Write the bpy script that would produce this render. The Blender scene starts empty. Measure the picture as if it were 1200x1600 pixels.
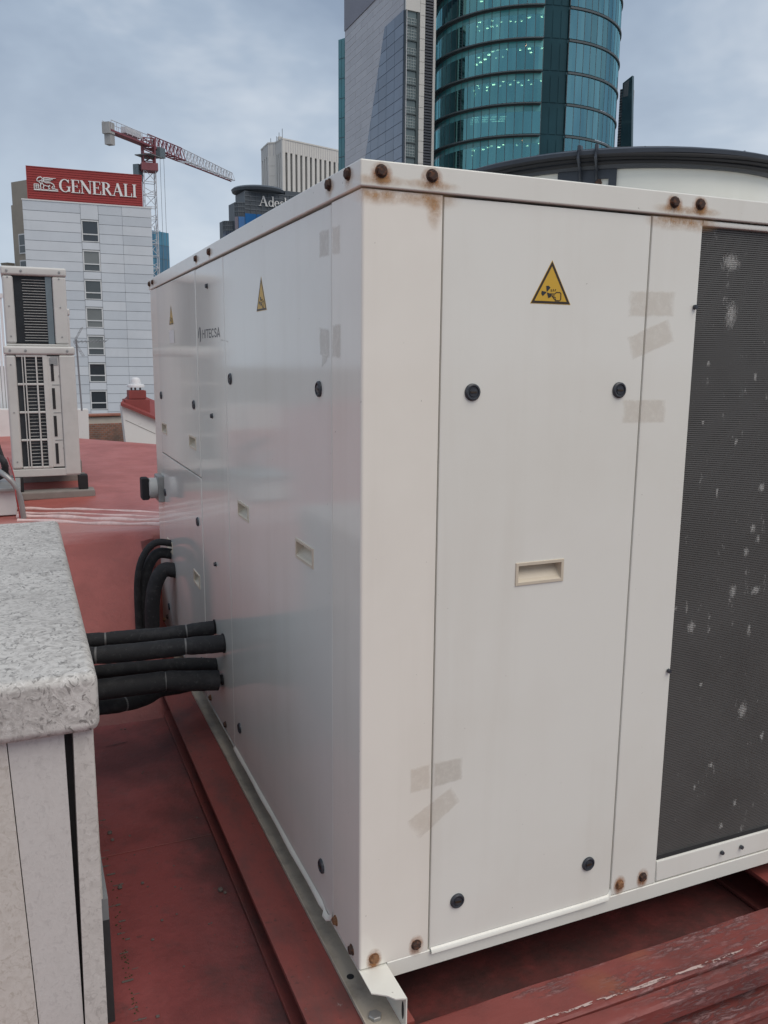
import bpy, bmesh, math, random
from mathutils import Vector, Matrix
rnd = random.Random(7)
PI = math.pi
sc = bpy.context.scene
col = sc.collection

# ------------------------------------------------------------------ camera
CAM = Vector((-0.63145, -1.58518, 1.37405))
YAW, PITCH, ROLL, FPX = math.radians(23.308), math.radians(-10.301), math.radians(0.4994), 1316.4
fw = Vector((math.sin(YAW) * math.cos(PITCH), math.cos(YAW) * math.cos(PITCH), math.sin(PITCH)))
rt0 = Vector((math.cos(YAW), -math.sin(YAW), 0))
up0 = rt0.cross(fw)
RT = rt0 * math.cos(ROLL) + up0 * math.sin(ROLL)
UP = -rt0 * math.sin(ROLL) + up0 * math.cos(ROLL)
cd = bpy.data.cameras.new('camera')
cd.sensor_fit = 'VERTICAL'; cd.sensor_height = 36.0; cd.lens = FPX / 1600 * 36.0
cd.clip_start = 0.05; cd.clip_end = 6000
cam = bpy.data.objects.new('camera', cd); col.objects.link(cam)
cam.matrix_world = Matrix(((RT.x, UP.x, -fw.x, CAM.x), (RT.y, UP.y, -fw.y, CAM.y), (RT.z, UP.z, -fw.z, CAM.z), (0, 0, 0, 1)))
sc.camera = cam

# ------------------------------------------------------------------ sky and sun (overcast)
SUN_EL, SUN_AZ = math.radians(57), math.radians(158)      # azimuth clockwise from +Y
w = bpy.data.worlds.new('World'); sc.world = w; w.use_nodes = True
nt = w.node_tree; nt.nodes.clear()
def N(t, **k):
    n = nt.nodes.new(t)
    for a, b in k.items(): setattr(n, a, b)
    return n
wo = N('ShaderNodeOutputWorld'); mixs = N('ShaderNodeMixShader'); b1 = N('ShaderNodeBackground'); b2 = N('ShaderNodeBackground')
sky = N('ShaderNodeTexSky'); sky.sky_type = 'NISHITA'; sky.sun_disc = False
sky.sun_elevation = SUN_EL; sky.sun_rotation = SUN_AZ
b1.inputs[1].default_value = 0.1
nt.links.new(sky.outputs[0], b1.inputs[0])
tc = N('ShaderNodeTexCoord'); mp = N('ShaderNodeMapping'); mp.inputs['Scale'].default_value = (1, 1, 1.9); mp.inputs['Location'].default_value = (-0.83, 2.2, -5.0)
nz = N('ShaderNodeTexNoise'); nz.inputs['Scale'].default_value = 2.6; nz.inputs['Detail'].default_value = 5; nz.inputs['Roughness'].default_value = 0.58; nz.inputs['Distortion'].default_value = 0.25
nt.links.new(tc.outputs['Generated'], mp.inputs[0]); nt.links.new(mp.outputs[0], nz.inputs['Vector'])
rp = N('ShaderNodeValToRGB')
rp.color_ramp.elements[0].position = 0.37; rp.color_ramp.elements[0].color = (0.25, 0.32, 0.43, 1)
rp.color_ramp.elements[1].position = 0.66; rp.color_ramp.elements[1].color = (0.57, 0.625, 0.70, 1)
e = rp.color_ramp.elements.new(0.52); e.color = (0.35, 0.43, 0.54, 1)
nt.links.new(nz.outputs[0], rp.inputs[0])
sx = N('ShaderNodeSeparateXYZ'); nt.links.new(tc.outputs['Generated'], sx.inputs[0])
mr = N('ShaderNodeMapRange'); mr.inputs[1].default_value = 0.02; mr.inputs[2].default_value = 0.38; mr.inputs[3].default_value = 1.0; mr.inputs[4].default_value = 0.0
nt.links.new(sx.outputs[2], mr.inputs[0])
mx = N('ShaderNodeMix', data_type='RGBA'); mx.inputs['B'].default_value = (0.62, 0.69, 0.765, 1)
ml = N('ShaderNodeMath', operation='MULTIPLY'); ml.inputs[1].default_value = 0.72
nt.links.new(mr.outputs[0], ml.inputs[0]); nt.links.new(ml.outputs[0], mx.inputs['Factor'])
nt.links.new(rp.outputs[0], mx.inputs['A']); nt.links.new(mx.outputs['Result'], b2.inputs[0])
b2.inputs[1].default_value = 0.83
mixs.inputs[0].default_value = 0.94
nt.links.new(b1.outputs[0], mixs.inputs[1]); nt.links.new(b2.outputs[0], mixs.inputs[2]); nt.links.new(mixs.outputs[0], wo.inputs[0])
sd = bpy.data.lights.new('sun', 'SUN'); sd.energy = 1.5; sd.angle = math.radians(50); sd.color = (1.0, 0.90, 0.79)
so = bpy.data.objects.new('sun', sd); col.objects.link(so)
sv = Vector((math.sin(SUN_AZ) * math.cos(SUN_EL), math.cos(SUN_AZ) * math.cos(SUN_EL), math.sin(SUN_EL)))
so.rotation_euler = sv.to_track_quat('Z', 'Y').to_euler(); so.location = (0, -4, 12)
vs = sc.view_settings; vs.view_transform = 'Standard'; vs.look = 'None'; vs.exposure = 0.37; vs.gamma = 1.0; vs.use_curve_mapping = False
sc.render.engine = 'CYCLES'
sc.cycles.max_bounces = 8; sc.cycles.transparent_max_bounces = 12; sc.cycles.use_denoising = True

# ------------------------------------------------------------------ pixel rays (survey helper: pixel -> point on a known plane)
def ray(u, v): return fw + RT * ((u - 600) / FPX) + UP * ((800 - v) / FPX)
def ax(u, v, X): d = ray(u, v); return CAM + d * ((X - CAM.x) / d.x)
def ay(u, v, Y): d = ray(u, v); return CAM + d * ((Y - CAM.y) / d.y)
def az(u, v, Z): d = ray(u, v); return CAM + d * ((Z - CAM.z) / d.z)
def hd(u, v, D): d = ray(u, v); return CAM + d * (D / math.hypot(d.x, d.y))

# ------------------------------------------------------------------ materials
def lin(r, g, b):
    f = lambda c: c / 255 / 12.92 if c <= 10 else ((c / 255 + 0.055) / 1.055) ** 2.4
    return (f(r), f(g), f(b), 1)
class Mat:
    def __init__(s, name, base=(0.5, 0.5, 0.5), rough=0.5, metal=0.0, spec=0.5, coat=0.0):
        s.m = bpy.data.materials.new(name); s.m.use_nodes = True; s.t = s.m.node_tree
        s.b = s.t.nodes['Principled BSDF']
        s.b.inputs['Base Color'].default_value = (*base[:3], 1); s.b.inputs['Roughness'].default_value = rough
        s.b.inputs['Metallic'].default_value = metal; s.b.inputs['Specular IOR Level'].default_value = spec
        if coat: s.b.inputs['Coat Weight'].default_value = coat; s.b.inputs['Coat Roughness'].default_value = 0.1
        s.c = (*base[:3], 1); s.tc = None
    def n(s, t, **k):
        q = s.t.nodes.new(t)
        for a, b in k.items(): setattr(q, a, b)
        return q
    def l(s, a, b): s.t.links.new(a, b)
    def co(s, scale=(1, 1, 1), rot=(0, 0, 0)):
        if s.tc is None: s.tc = s.n('ShaderNodeTexCoord')
        m = s.n('ShaderNodeMapping'); m.inputs['Scale'].default_value = scale; m.inputs['Rotation'].default_value = rot
        s.l(s.tc.outputs['Object'], m.inputs[0]); return m.outputs[0]
    def noise(s, scale, detail=4, rough=0.55, dist=0.0, st=(1, 1, 1), rot=(0, 0, 0)):
        q = s.n('ShaderNodeTexNoise'); q.inputs['Scale'].default_value = scale; q.inputs['Detail'].default_value = detail
        q.inputs['Roughness'].default_value = rough; q.inputs['Distortion'].default_value = dist
        s.l(s.co(st, rot), q.inputs['Vector']); return q.outputs[0]
    def ramp(s, fac, stops):
        r = s.n('ShaderNodeValToRGB'); cr = r.color_ramp
        while len(cr.elements) < len(stops): cr.elements.new(0.5)
        for e, (p, c) in zip(cr.elements, stops):
            e.position = p; e.color = c if len(c) == 4 else (*c, 1)
        s.l(fac, r.inputs[0]); return r.outputs[0]
    def mask(s, fac, lo, hi): return s.ramp(fac, [(lo, (0, 0, 0, 1)), (hi, (1, 1, 1, 1))])
    def math(s, op, a, b):
        q = s.n('ShaderNodeMath', operation=op)
        for i, v in enumerate((a, b)):
            if isinstance(v, (int, float)): q.inputs[i].default_value = v
            else: s.l(v, q.inputs[i])
        return q.outputs[0]
    def over(s, fac, color, amount=1.0):
        """lay a colour over the base colour where fac is high"""
        q = s.n('ShaderNodeMix', data_type='RGBA')
        if amount != 1.0: fac = s.math('MULTIPLY', fac, amount)
        s.l(fac, q.inputs['Factor'])
        if isinstance(s.c, tuple): q.inputs['A'].default_value = s.c
        else: s.l(s.c, q.inputs['A'])
        if isinstance(color, tuple): q.inputs['B'].default_value = (*color[:3], 1)
        else: s.l(color, q.inputs['B'])
        s.c = q.outputs['Result']; s.l(s.c, s.b.inputs['Base Color']); return s
    def bump(s, fac, dist, strength=1.0):
        q = s.n('ShaderNodeBump'); q.inputs['Distance'].default_value = dist; q.inputs['Strength'].default_value = strength
        s.l(fac, q.inputs['Height'])
        old = s.b.inputs['Normal'].links
        if old: s.l(old[0].from_socket, q.inputs['Normal'])
        s.l(q.outputs[0], s.b.inputs['Normal']); return s
    def roughv(s, fac, lo, hi):
        q = s.n('ShaderNodeMapRange'); q.inputs[3].default_value = lo; q.inputs[4].default_value = hi
        s.l(fac, q.inputs[0]); s.l(q.outputs[0], s.b.inputs['Roughness']); return s
    def alpha(s, fac): s.l(fac, s.b.inputs['Alpha']); return s
def simple(name, base, rough=0.5, metal=0, spec=0.5, var=0.12, sc_=8, bump=0.0):
    m = Mat(name, base, rough, metal, spec)
    d = tuple(c * (1 - var * 2) for c in base[:3]); l = tuple(min(1, c * (1 + var)) for c in base[:3])
    n = m.noise(sc_, 5, 0.6)
    m.over(m.mask(n, 0.45, 0.75), d, 0.8); m.over(m.mask(m.noise(sc_ * 3.1, 3), 0.55, 0.8), l, 0.6)
    if bump: m.bump(n, bump)
    return m.m
M = {}
# white enamelled sheet metal of the chiller
def enamel(name, base, rough):
    m = Mat(name, base, rough, 0, 0.5, coat=0.0)
    streak = m.noise(9, 5, 0.6, 0.2, st=(1, 1, 0.07))
    m.over(m.mask(streak, 0.52, 0.8), (0.50, 0.45, 0.36), 0.15)
    m.over(m.mask(m.noise(2.3, 4, 0.6), 0.45, 0.75), (0.60, 0.56, 0.48), 0.22)
    spk = m.noise(95, 2, 0.5)
    m.over(m.mask(spk, 0.755, 0.79), (0.20, 0.17, 0.14), 0.55)
    m.bump(m.noise(1.3, 1, 0.4), 0.0012, 0.5)
    m.roughv(m.noise(3.5, 4, 0.6), rough - 0.02, rough + 0.02)
    return m.m
M['enamel'] = enamel('white_enamel', (0.765, 0.762, 0.705), 0.10)
M['enamel_post'] = enamel('cream_enamel', (0.82, 0.79, 0.715), 0.10)
M['enamel_lid'] = enamel('white_enamel_lid', (0.75, 0.745, 0.685), 0.2)
M['dark_inside'] = simple('dark_inside', (0.02, 0.02, 0.022), 0.8)
M['cream_plastic'] = simple('cream_plastic', (0.60, 0.53, 0.42), 0.45, var=0.06, sc_=20)
m = Mat('latch_plastic', (0.035, 0.04, 0.05), 0.42); m.over(m.mask(m.noise(60, 3), 0.5, 0.8), (0.09, 0.095, 0.1), 0.6); M['latch'] = m.m
m = Mat('rusty_steel', (0.055, 0.033, 0.026), 0.85); m.over(m.mask(m.noise(130, 4), 0.5, 0.7), (0.20, 0.075, 0.03), 0.7); m.bump(m.noise(200, 3), 0.0008); M['rust'] = m.m
m = Mat('rusty_steel_pale', (0.26, 0.13, 0.06), 0.8); m.over(m.mask(m.noise(120, 4), 0.45, 0.7), (0.10, 0.045, 0.025), 0.8); m.bump(m.noise(200, 3), 0.0008); M['rust_pale'] = m.m
def stain(name, color, power, amt):
    """rust bleeding: alpha falls off from the decal's middle (its own Generated box)"""
    m = Mat(name, color, 0.6)
    tcn = m.n('ShaderNodeTexCoord'); mpn = m.n('ShaderNodeMapping'); mpn.inputs['Location'].default_value = (-1, -1, -1); mpn.inputs['Scale'].default_value = (2, 2, 2)
    m.l(tcn.outputs['UV'], mpn.inputs[0])
    le = m.n('ShaderNodeVectorMath', operation='LENGTH'); 
    sep = m.n('ShaderNodeSeparateXYZ'); m.l(mpn.outputs[0], sep.inputs[0]); cmb = m.n('ShaderNodeCombineXYZ'); m.l(sep.outputs[0], cmb.inputs[0]); m.l(sep.outputs[1], cmb.inputs[1])
    m.l(cmb.outputs[0], le.inputs[0])
    r = m.math('SUBTRACT', 1.0, le.outputs['Value']); r.node.use_clamp = True
    r = m.math('POWER', r, power)
    nn = m.mask(m.noise(45, 4, 0.65), 0.25, 0.6)
    m.alpha(m.math('MULTIPLY', m.math('MULTIPLY', r, nn), amt)); return m.m
M['stain'] = stain('rust_stain', (0.40, 0.155, 0.04), 1.0, 1.5)
M['stain_soft'] = stain('rust_stain_soft', (0.50, 0.27, 0.10), 1.2, 0.75)
def tape(name, color, amt):
    m = Mat(name, color, 0.7); n = m.noise(55, 4, 0.7)
    m.over(m.mask(m.noise(150, 3), 0.62, 0.75), (0.16, 0.14, 0.12), 0.6)
    uvn = m.n('ShaderNodeTexCoord'); se = m.n('ShaderNodeSeparateXYZ'); m.l(uvn.outputs['UV'], se.inputs[0])
    ed = m.math('MINIMUM', m.math('MINIMUM', se.outputs[0], m.math('SUBTRACT', 1.0, se.outputs[0])), m.math('MINIMUM', se.outputs[1], m.math('SUBTRACT', 1.0, se.outputs[1])))
    ed = m.math('ADD', m.math('MULTIPLY', ed, 11.0), m.math('MULTIPLY', m.math('SUBTRACT', m.noise(28, 5, 0.7), 0.5), 2.4)); ed.node.use_clamp = True
    m.alpha(m.math('MULTIPLY', m.math('MULTIPLY', m.mask(n, 0.0, 0.55), ed), amt)); return m.m
M['tape'] = tape('tape_residue', (0.50, 0.39, 0.28), 0.17)
M['tape_grey'] = tape('tape_residue_grey', (0.42, 0.35, 0.28), 0.21)
m = Mat('sticker_yellow', (0.62, 0.38, 0.035), 0.4); m.over(m.mask(m.noise(40, 3), 0.5, 0.8), (0.50, 0.30, 0.05), 0.5); M['yellow'] = m.m
M['sticker_black'] = simple('sticker_black', (0.035, 0.022, 0.012), 0.45)
M['print_black'] = simple('print_black', (0.02, 0.022, 0.028), 0.4)
M['label_white'] = simple('label_white', (0.74, 0.74, 0.72), 0.4, var=0.03)
m = Mat('coil_fin', (0.115, 0.113, 0.108), 0.55, 0.2)
m.over(m.mask(m.noise(34, 5, 0.72, st=(1.2, 1, 0.4)), 0.64, 0.69), (0.42, 0.42, 0.40), 0.7)
m.over(m.mask(m.noise(7, 4, 0.6, st=(1, 1, 0.5)), 0.70, 0.74), (0.55, 0.55, 0.53), 0.8)
m.over(m.mask(m.noise(3, 4, 0.6), 0.45, 0.75), (0.075, 0.072, 0.068), 0.6); M['coil'] = m.m
M['rubber'] = simple('black_rubber', (0.018, 0.018, 0.02), 0.8)
m = Mat('pipe_foam', (0.02, 0.021, 0.024), 0.78); m.over(m.mask(m.noise(18, 5, 0.65), 0.5, 0.8), (0.062, 0.062, 0.066), 0.75); m.over(m.mask(m.noise(70, 4), 0.6, 0.75), (0.12, 0.12, 0.12), 0.35); m.bump(m.noise(30, 4), 0.003); M['foam'] = m.m
M['tie'] = simple('grey_tie', (0.16, 0.16, 0.16), 0.5)
M['fan_grey'] = simple('fan_guard_plastic', (0.035, 0.043, 0.058), 0.5, var=0.15, sc_=12)
M['galv'] = simple('galvanised_steel', (0.36, 0.36, 0.35), 0.45, 0.5, var=0.15, sc_=15)
m = Mat('rail_steel', (0.47, 0.42, 0.345), 0.5, 0); m.over(m.mask(m.noise(14, 5, 0.65), 0.45, 0.72), (0.16, 0.14, 0.125), 0.55); m.over(m.mask(m.noise(90, 3), 0.7, 0.76), (0.06, 0.045, 0.035), 0.7); M['rail'] = m.m
# red elastomeric roof coating
def redroof(name, base, amt=1.0, rough=0.5):
    m = Mat(name, base, rough)
    d = tuple(c * 0.42 for c in base); l = tuple(min(1, c * 1.35 + 0.03) for c in base)
    m.over(m.mask(m.noise(2.2, 6, 0.66), 0.44, 0.60), d, 0.62 * amt)
    m.over(m.mask(m.noise(3.4, 5, 0.65, st=(1.6, 0.7, 1)), 0.5, 0.75), l, 0.38 * amt)
    m.over(m.mask(m.noise(13, 5, 0.7), 0.55, 0.76), (0.06, 0.045, 0.042), 0.45 * amt)
    m.over(m.mask(m.noise(70, 3, 0.6), 0.66, 0.76), (0.055, 0.04, 0.036), 0.6 * amt)
    m.roughv(m.noise(2.2, 5, 0.6), rough - 0.14, rough + 0.22)
    m.bump(m.noise(45, 5, 0.65), 0.0025); m.bump(m.noise(5, 3), 0.006, 0.7)
    return m.m
RED = (0.235, 0.052, 0.048)
M['red'] = redroof('red_roof_coating', RED)
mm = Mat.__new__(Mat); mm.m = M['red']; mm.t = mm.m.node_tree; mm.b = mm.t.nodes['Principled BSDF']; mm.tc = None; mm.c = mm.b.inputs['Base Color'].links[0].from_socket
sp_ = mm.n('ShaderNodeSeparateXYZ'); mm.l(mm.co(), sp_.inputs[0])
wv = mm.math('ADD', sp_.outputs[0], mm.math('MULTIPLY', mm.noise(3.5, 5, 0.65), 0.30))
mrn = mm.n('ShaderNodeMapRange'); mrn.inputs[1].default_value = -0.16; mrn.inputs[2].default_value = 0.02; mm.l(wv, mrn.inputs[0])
mm.over(mm.math('MULTIPLY', mrn.outputs[0], mm.mask(mm.noise(9, 5, 0.7), 0.2, 0.6)), (0.048, 0.033, 0.031), 0.72)  # stain along the beam foot, plus shade under the chiller painted into the colour
M['red_deck'] = redroof('red_roof_coating_deck', (0.39, 0.102, 0.083), 0.5, 0.42)
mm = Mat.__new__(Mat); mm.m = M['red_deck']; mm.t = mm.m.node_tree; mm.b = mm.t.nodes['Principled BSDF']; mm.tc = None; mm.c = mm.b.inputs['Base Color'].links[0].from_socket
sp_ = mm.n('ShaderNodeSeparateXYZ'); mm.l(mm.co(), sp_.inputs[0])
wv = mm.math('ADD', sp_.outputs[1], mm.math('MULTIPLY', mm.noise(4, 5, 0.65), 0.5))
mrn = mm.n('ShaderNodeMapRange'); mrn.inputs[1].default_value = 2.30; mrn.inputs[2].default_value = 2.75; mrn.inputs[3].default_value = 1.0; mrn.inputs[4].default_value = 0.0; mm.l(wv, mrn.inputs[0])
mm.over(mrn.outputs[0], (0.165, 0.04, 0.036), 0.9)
yb = mm.math('ADD', sp_.outputs[1], mm.math('MULTIPLY', mm.noise(5, 5, 0.65, st=(0.5, 2, 1)), 0.25))
mr1 = mm.n('ShaderNodeMapRange'); mr1.inputs[1].default_value = 3.10; mr1.inputs[2].default_value = 3.22; mm.l(yb, mr1.inputs[0]); mr2 = mm.n('ShaderNodeMapRange'); mr2.inputs[1].default_value = 3.62; mr2.inputs[2].default_value = 3.75; mr2.inputs[3].default_value = 1.0; mr2.inputs[4].default_value = 0.0; mm.l(yb, mr2.inputs[0])
mm.over(mm.math('MULTIPLY', mr1.outputs[0], mr2.outputs[0]), (0.56, 0.30, 0.27), 0.55)
M['red_fold'] = simple('worn_fold_pale', (0.74, 0.56, 0.53), 0.35, var=0.2, sc_=14)
m = Mat('red_beam_paint', (0.23, 0.055, 0.045), 0.5)
m.over(m.mask(m.noise(6, 5, 0.6, st=(0.6, 1, 1)), 0.5, 0.75), (0.10, 0.03, 0.028), 0.6); m.over(m.mask(m.noise(60, 4), 0.64, 0.72), (0.05, 0.03, 0.025), 0.6); m.over(m.mask(m.noise(7, 6, 0.7, st=(1.4, 0.5, 1)), 0.45, 0.7), (0.07, 0.05, 0.046), 0.6); m.over(m.mask(m.noise(16, 6, 0.75), 0.66, 0.72), (0.33, 0.29, 0.28), 0.5); m.bump(m.noise(30, 4), 0.0015); M['red_beam'] = m.m
m = Mat('red_beam_peeling', (0.215, 0.05, 0.042), 0.55)
m.over(m.mask(m.noise(5, 5, 0.6), 0.48, 0.7), (0.105, 0.033, 0.03), 0.55)
m.over(m.mask(m.noise(2.2, 3, 0.5), 0.60, 0.70), (0.27, 0.11, 0.04), 0.6)
pl = m.math('MULTIPLY', m.mask(m.noise(75, 8, 0.82, 0.5, st=(0.22, 1.0, 1)), 0.49, 0.56), m.mask(m.noise(4.2, 5, 0.65, st=(0.6, 1.6, 1)), 0.43, 0.55))
m.over(pl, (0.36, 0.26, 0.26), 0.5)
m.bump(pl, 0.0012); m.bump(m.noise(25, 5, 0.6, st=(0.4, 1, 1)), 0.003); M['red_peel'] = m.m
m = Mat('crack_pale', (0.5, 0.38, 0.35), 0.7); m.alpha(m.mask(m.noise(38, 5, 0.7, st=(0.5, 1, 1)), 0.46, 0.52)); M['crack'] = m.m
# swirled grey stone-effect cladding
def swirl(name, lo, mid, hi, scale, a=1.0):
    m = Mat(name, hi, 0.6)
    s1 = m.noise(scale, 4, 0.62, 2.6, st=(1, 1, 1)); s2 = m.noise(scale * 1.9, 5, 0.6, 1.8, st=(1.2, 0.8, 1)); s3 = m.noise(scale * 0.16, 3, 0.5)
    m.over(m.mask(s1, 0.44, 0.60), mid, 0.9 * a); m.over(m.mask(s2, 0.555, 0.63), lo, 0.85 * a); m.over(m.mask(s3, 0.45, 0.7), mid, 0.45 * a)
    m.over(m.mask(m.noise(scale * 3, 4, 0.6, 2.0), 0.60, 0.68), (0.78, 0.77, 0.75), 0.5 * a)
    m.bump(s2, 0.002 if a > 0.8 else 0.0005); return m.m
M['stone'] = swirl('swirled_stone', (0.15, 0.142, 0.132), (0.37, 0.355, 0.335), (0.58, 0.565, 0.535), 20, 0.95)
M['stone_panel'] = swirl('swirled_panel', (0.30, 0.28, 0.26), (0.45, 0.43, 0.40), (0.58, 0.56, 0.525), 22, 0.5)
M['stone_plain'] = swirl('plain_panel', (0.36, 0.345, 0.335), (0.50, 0.485, 0.46), (0.58, 0.565, 0.54), 26, 0.35)
M['panel_dirty'] = swirl('dirty_panel', (0.30, 0.26, 0.20), (0.44, 0.41, 0.36), (0.59, 0.565, 0.52), 24, 0.4)
M['dark_panel'] = simple('dark_grey_panel', (0.035, 0.037, 0.04), 0.6)
M['cond'] = simple('condenser_casing', (0.555, 0.55, 0.525), 0.4, var=0.07, sc_=7)
M['cond_dark'] = simple('condenser_coil', (0.042, 0.048, 0.055), 0.5, 0.2, var=0.15, sc_=15)
M['cond_wire'] = simple('condenser_wire', (0.30, 0.31, 0.31), 0.45, 0.2)
M['blue_grey'] = simple('blue_grey_steel', (0.16, 0.20, 0.22), 0.45, 0.3)
M['concrete'] = simple('concrete', (0.25, 0.23, 0.21), 0.85, var=0.18, sc_=6, bump=0.003)
m = Mat('whitewash', (0.68, 0.68, 0.66), 0.8); m.over(m.mask(m.noise(1.6, 6, 0.65), 0.5, 0.75), (0.46, 0.45, 0.43), 0.55); m.over(m.mask(m.noise(11, 4, 0.6), 0.66, 0.74), (0.32, 0.29, 0.27), 0.5); M['whitewash'] = m.m
M['cream_wall'] = simple('cream_render', (0.55, 0.50, 0.43), 0.85, var=0.12, sc_=3)
M['terracotta'] = simple('terracotta', (0.30, 0.12, 0.08), 0.8, var=0.2, sc_=6)
m = Mat('old_brick', (0.27, 0.13, 0.09), 0.9)
bk = m.n('ShaderNodeTexBrick'); bk.inputs['Scale'].default_value = 9; bk.inputs['Color1'].default_value = (0.30, 0.13, 0.085, 1); bk.inputs['Color2'].default_value = (0.18, 0.085, 0.06, 1); bk.inputs['Mortar'].default_value = (0.22, 0.20, 0.18, 1); bk.inputs['Mortar Size'].default_value = 0.03
m.l(m.co((1, 1, 1), (PI / 2, 0, 0)), bk.inputs['Vector']); m.c = bk.outputs[0]
m.over(m.mask(m.noise(3, 5, 0.7), 0.45, 0.65), (0.10, 0.085, 0.075), 0.75); M['brick'] = m.m
M['red_paint'] = simple('red_wall_paint', (0.24, 0.05, 0.045), 0.7, var=0.15, sc_=4)
M['white_metal'] = simple('white_metal', (0.66, 0.67, 0.68), 0.5, var=0.06, sc_=2)
# city
def board(name, base, rough=0.45):
    m = Mat(name, base, rough); m.over(m.mask(m.noise(0.25, 4, 0.6), 0.45, 0.7), tuple(c * 0.86 for c in base), 0.6); m.over(m.mask(m.noise(1.4, 4, 0.7, st=(1, 1, 0.2)), 0.55, 0.8), tuple(c * 0.8 for c in base), 0.4); return m.m
M['board'] = board('pale_cladding', (0.55, 0.585, 0.63)); M['board_b'] = board('pale_cladding_alt', (0.575, 0.605, 0.645)); M['board_c'] = board('pale_cladding_dull', (0.51, 0.545, 0.59)); M['joint'] = simple('cladding_joint', (0.36, 0.38, 0.41), 0.8, sc_=1)
def glass(name, base, rough=0.05, spec=0.8, metal=0.0, sc_=0.15, var=0.3):
    m = Mat(name, base, rough, metal, spec); m.over(m.mask(m.noise(sc_, 3, 0.5), 0.4, 0.65), tuple(c * (1 - var) for c in base), 0.8); m.bump(m.noise(0.5, 2, 0.5), 0.01); return m.m
M['win_dark'] = glass('dark_window', (0.028, 0.036, 0.045)); M['win_blind'] = glass('blind_window', (0.20, 0.215, 0.215), 0.2, 0.5); M['win_mid'] = glass('mid_window', (0.075, 0.088, 0.095), 0.1, 0.6)
M['frame_w'] = simple('white_window_frame', (0.60, 0.61, 0.62), 0.5, var=0.05, sc_=2)
M['frame_g'] = simple('grey_trim', (0.20, 0.21, 0.22), 0.6, sc_=1)
M['sign_red'] = simple('sign_red', (0.30, 0.028, 0.026), 0.5, var=0.08, sc_=0.6)
M['sign_white'] = simple('sign_white', (0.72, 0.72, 0.71), 0.5, var=0.04, sc_=1)
M['tan'] = simple('tan_render', (0.29, 0.26, 0.22), 0.85, var=0.1, sc_=0.4)
M['tan_dark'] = simple('tan_render_dark', (0.20, 0.18, 0.15), 0.85, var=0.1, sc_=0.4)
M['crane_w'] = simple('crane_white', (0.58, 0.59, 0.62), 0.5, var=0.08, sc_=0.5); M['crane_r'] = simple('crane_red', (0.24, 0.07, 0.085), 0.5, var=0.1, sc_=0.5); M['crane_c'] = simple('counterweight_concrete', (0.38, 0.375, 0.37), 0.8, var=0.15, sc_=0.5)
M['blue_glass'] = glass('blue_glass', (0.035, 0.16, 0.27), 0.12, 0.8); M['blue_glass_b'] = glass('blue_glass_alt', (0.05, 0.22, 0.34), 0.15, 0.8)
M['slate'] = simple('slate_cladding', (0.075, 0.09, 0.108), 0.5, sc_=0.3); M['slate_l'] = simple('slate_lattice', (0.15, 0.17, 0.19), 0.5, sc_=0.3)
M['ade_blue'] = glass('azure_glass', (0.03, 0.15, 0.40), 0.15); M['ade_pink'] = glass('mauve_glass', (0.21, 0.17, 0.20), 0.2); M['ade_dark'] = glass('navy_glass', (0.05, 0.07, 0.12), 0.12)
M['tower_white'] = simple('white_tower_stone', (0.60, 0.585, 0.555), 0.7, var=0.05, sc_=0.1); M['tower_slot'] = glass('tower_slot_glass', (0.05, 0.055, 0.058), 0.2, 0.5)
M['tile'] = board('grey_white_tile', (0.44, 0.43, 0.455), 0.4); M['tile_b'] = board('grey_white_tile_alt', (0.47, 0.46, 0.485), 0.4); M['tile_line'] = simple('tile_joint', (0.66, 0.66, 0.68), 0.5, sc_=0.4)
M['upper_grey'] = board('mauve_grey_metal', (0.20, 0.195, 0.235), 0.5)
M['blue_grey_glass'] = glass('blue_grey_glass', (0.125, 0.165, 0.235), 0.10, 0.7, 0.0, 0.12, 0.25); M['blue_grey_glass_b'] = glass('blue_grey_glass_alt', (0.15, 0.195, 0.27), 0.12, 0.7, 0.0, 0.2, 0.25)
M['stair_pane'] = glass('stair_pane', (0.13, 0.175, 0.18), 0.15, 0.6); M['stair_grid'] = simple('stair_lattice', (0.30, 0.345, 0.345), 0.5, sc_=1); M['stair_frame'] = simple('stair_frame', (0.05, 0.07, 0.075), 0.5, sc_=1)
M['louvre'] = simple('dark_louvre', (0.07, 0.075, 0.09), 0.55, sc_=0.5)
M['teal_solid'] = glass('teal_glass_solid', (0.035, 0.20, 0.24), 0.1, 0.8); M['shade'] = simple('sunshade_grey', (0.075, 0.095, 0.105), 0.55, sc_=0.5)
M['blade_glass'] = glass('blade_glass', (0.045, 0.095, 0.12), 0.1, 0.9); M['recess'] = glass('recess_dark_glass', (0.018, 0.062, 0.078), 0.25, 0.2); M['core'] = simple('tower_interior', (0.16, 0.30, 0.33), 0.8, sc_=0.2); M['ceil'] = simple('tower_ceiling', (0.20, 0.34, 0.37), 0.8, sc_=0.2)
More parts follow.
